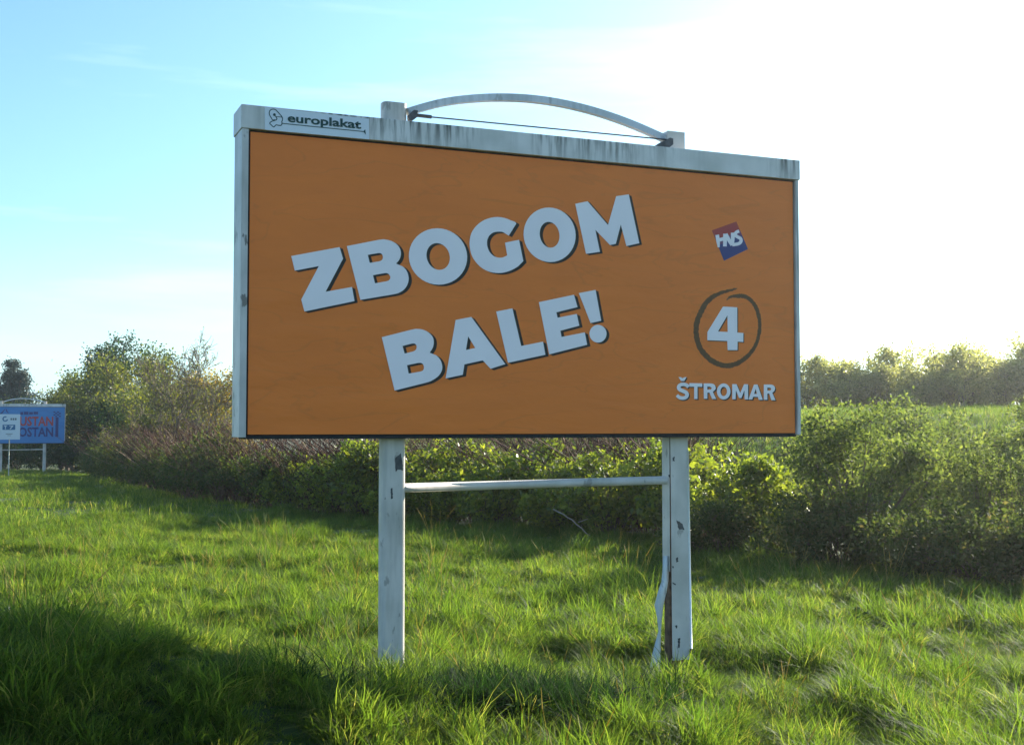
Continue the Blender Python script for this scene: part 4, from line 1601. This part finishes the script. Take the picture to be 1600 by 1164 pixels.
# pale dead branch lying against the hedge foot, seen between the posts
fr_ = np.random.default_rng(5)
p = at_d(890, 25.4)
segs = []
ax = RGT
m0 = p - ax * .35 + np.array([0, 0, .62])
m1 = p + ax * .05 + np.array([0, 0, .40])
limb(segs, m0, m1, .016, .014, fr_, 4, .05)
limb(segs, m1, p + ax * .42 + np.array([0, 0, .08]), .014, .010, fr_, 4, .05)
limb(segs, m1 + ax * .12 - np.array([0, 0, .05]), p + ax * .38 + np.array([0, 0, .42]), .010, .005, fr_, 3, .05)
V, Q = tubes(segs, 5)
tag(link('dead_branch', np_mesh('dead_branch', V, Q), simple('dry_wood', (0.42, 0.36, 0.28), .8, noise=.2)), 'pale dead branch leaning at the dark hedge foot between the posts', 'branch')

# shaded patch between the posts, put into the dark leaf colour of added weeds
SHADEM = leafmat('shade_dark_leaf', [(0.0, (0.010, 0.026, 0.010)), (0.6, (0.022, 0.048, 0.016)), (1.0, (0.05, 0.09, 0.025))], trans_gain=(1.5, 1.8, .7), tfac=.4, rough=.75, spec=.08)
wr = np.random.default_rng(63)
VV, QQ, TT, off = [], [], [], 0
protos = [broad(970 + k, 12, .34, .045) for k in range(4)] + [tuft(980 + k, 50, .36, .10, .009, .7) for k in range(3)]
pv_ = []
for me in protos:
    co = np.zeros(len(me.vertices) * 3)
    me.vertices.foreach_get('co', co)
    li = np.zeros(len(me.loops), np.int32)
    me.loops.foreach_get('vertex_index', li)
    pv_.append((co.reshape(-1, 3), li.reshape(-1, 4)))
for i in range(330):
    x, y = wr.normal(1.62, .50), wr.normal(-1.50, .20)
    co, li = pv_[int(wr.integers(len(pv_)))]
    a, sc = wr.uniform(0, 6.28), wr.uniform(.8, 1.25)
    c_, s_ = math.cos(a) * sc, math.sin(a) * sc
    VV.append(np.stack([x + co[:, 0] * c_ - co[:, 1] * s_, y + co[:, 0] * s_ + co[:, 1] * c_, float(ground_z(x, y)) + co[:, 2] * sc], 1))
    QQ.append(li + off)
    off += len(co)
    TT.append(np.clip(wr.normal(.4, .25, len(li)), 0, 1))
tag(link('shade_weeds', np_mesh('shade_weeds', np.concatenate(VV), np.concatenate(QQ), np.concatenate(TT), smooth=True), SHADEM), 'added coarse weeds coloured dark for the shaded patch between the posts', 'weeds', kind='stuff')

# bushes between the brambles and the bank at the right
for px, d, h_, w2, sd, lab in ((1445, 30, 3.3, 3.6, 221, 'bush in front of the grassy bank, half way along the bank'), (1610, 30, 3.35, 3.8, 222, 'bush in front of the bank at the right edge of the picture'),
                               (1530, 32, 2.9, 3.2, 223, 'low bush before the bank, between two taller ones'), (1275, 33, 2.8, 3.0, 224, 'bush before the bank right beside the billboard\'s lower right corner')):
    c, w_ = lump_crown(sd, h_, w2, 24, 560, 5200, 0.10, base=0.1, lump_r=0.18, twig_s=0.11, stems=7, stem_r=0.02)
    plant('bank_foot_bush', lab, 'bush', at_d(px, d), c, w_, BUSHL, BARK, None, sd * .3, wood_name='stem')

# thin haze volume, added for the glare's pale wash towards the sun
hm, HN, HLk, hout = new_mat('glare_haze')
pv = HN.new('ShaderNodeVolumePrincipled')
pv.inputs['Color'].default_value = (0.96, 0.97, 1.0, 1)
pv.inputs['Density'].default_value = 0.0005
pv.inputs['Anisotropy'].default_value = 0.8
HLk.new(pv.outputs['Volume'], hout.inputs['Volume'])
tag(box_obj('haze', -150, 190, -14, 190, -3.2, 16.5, hm), kind='stuff')
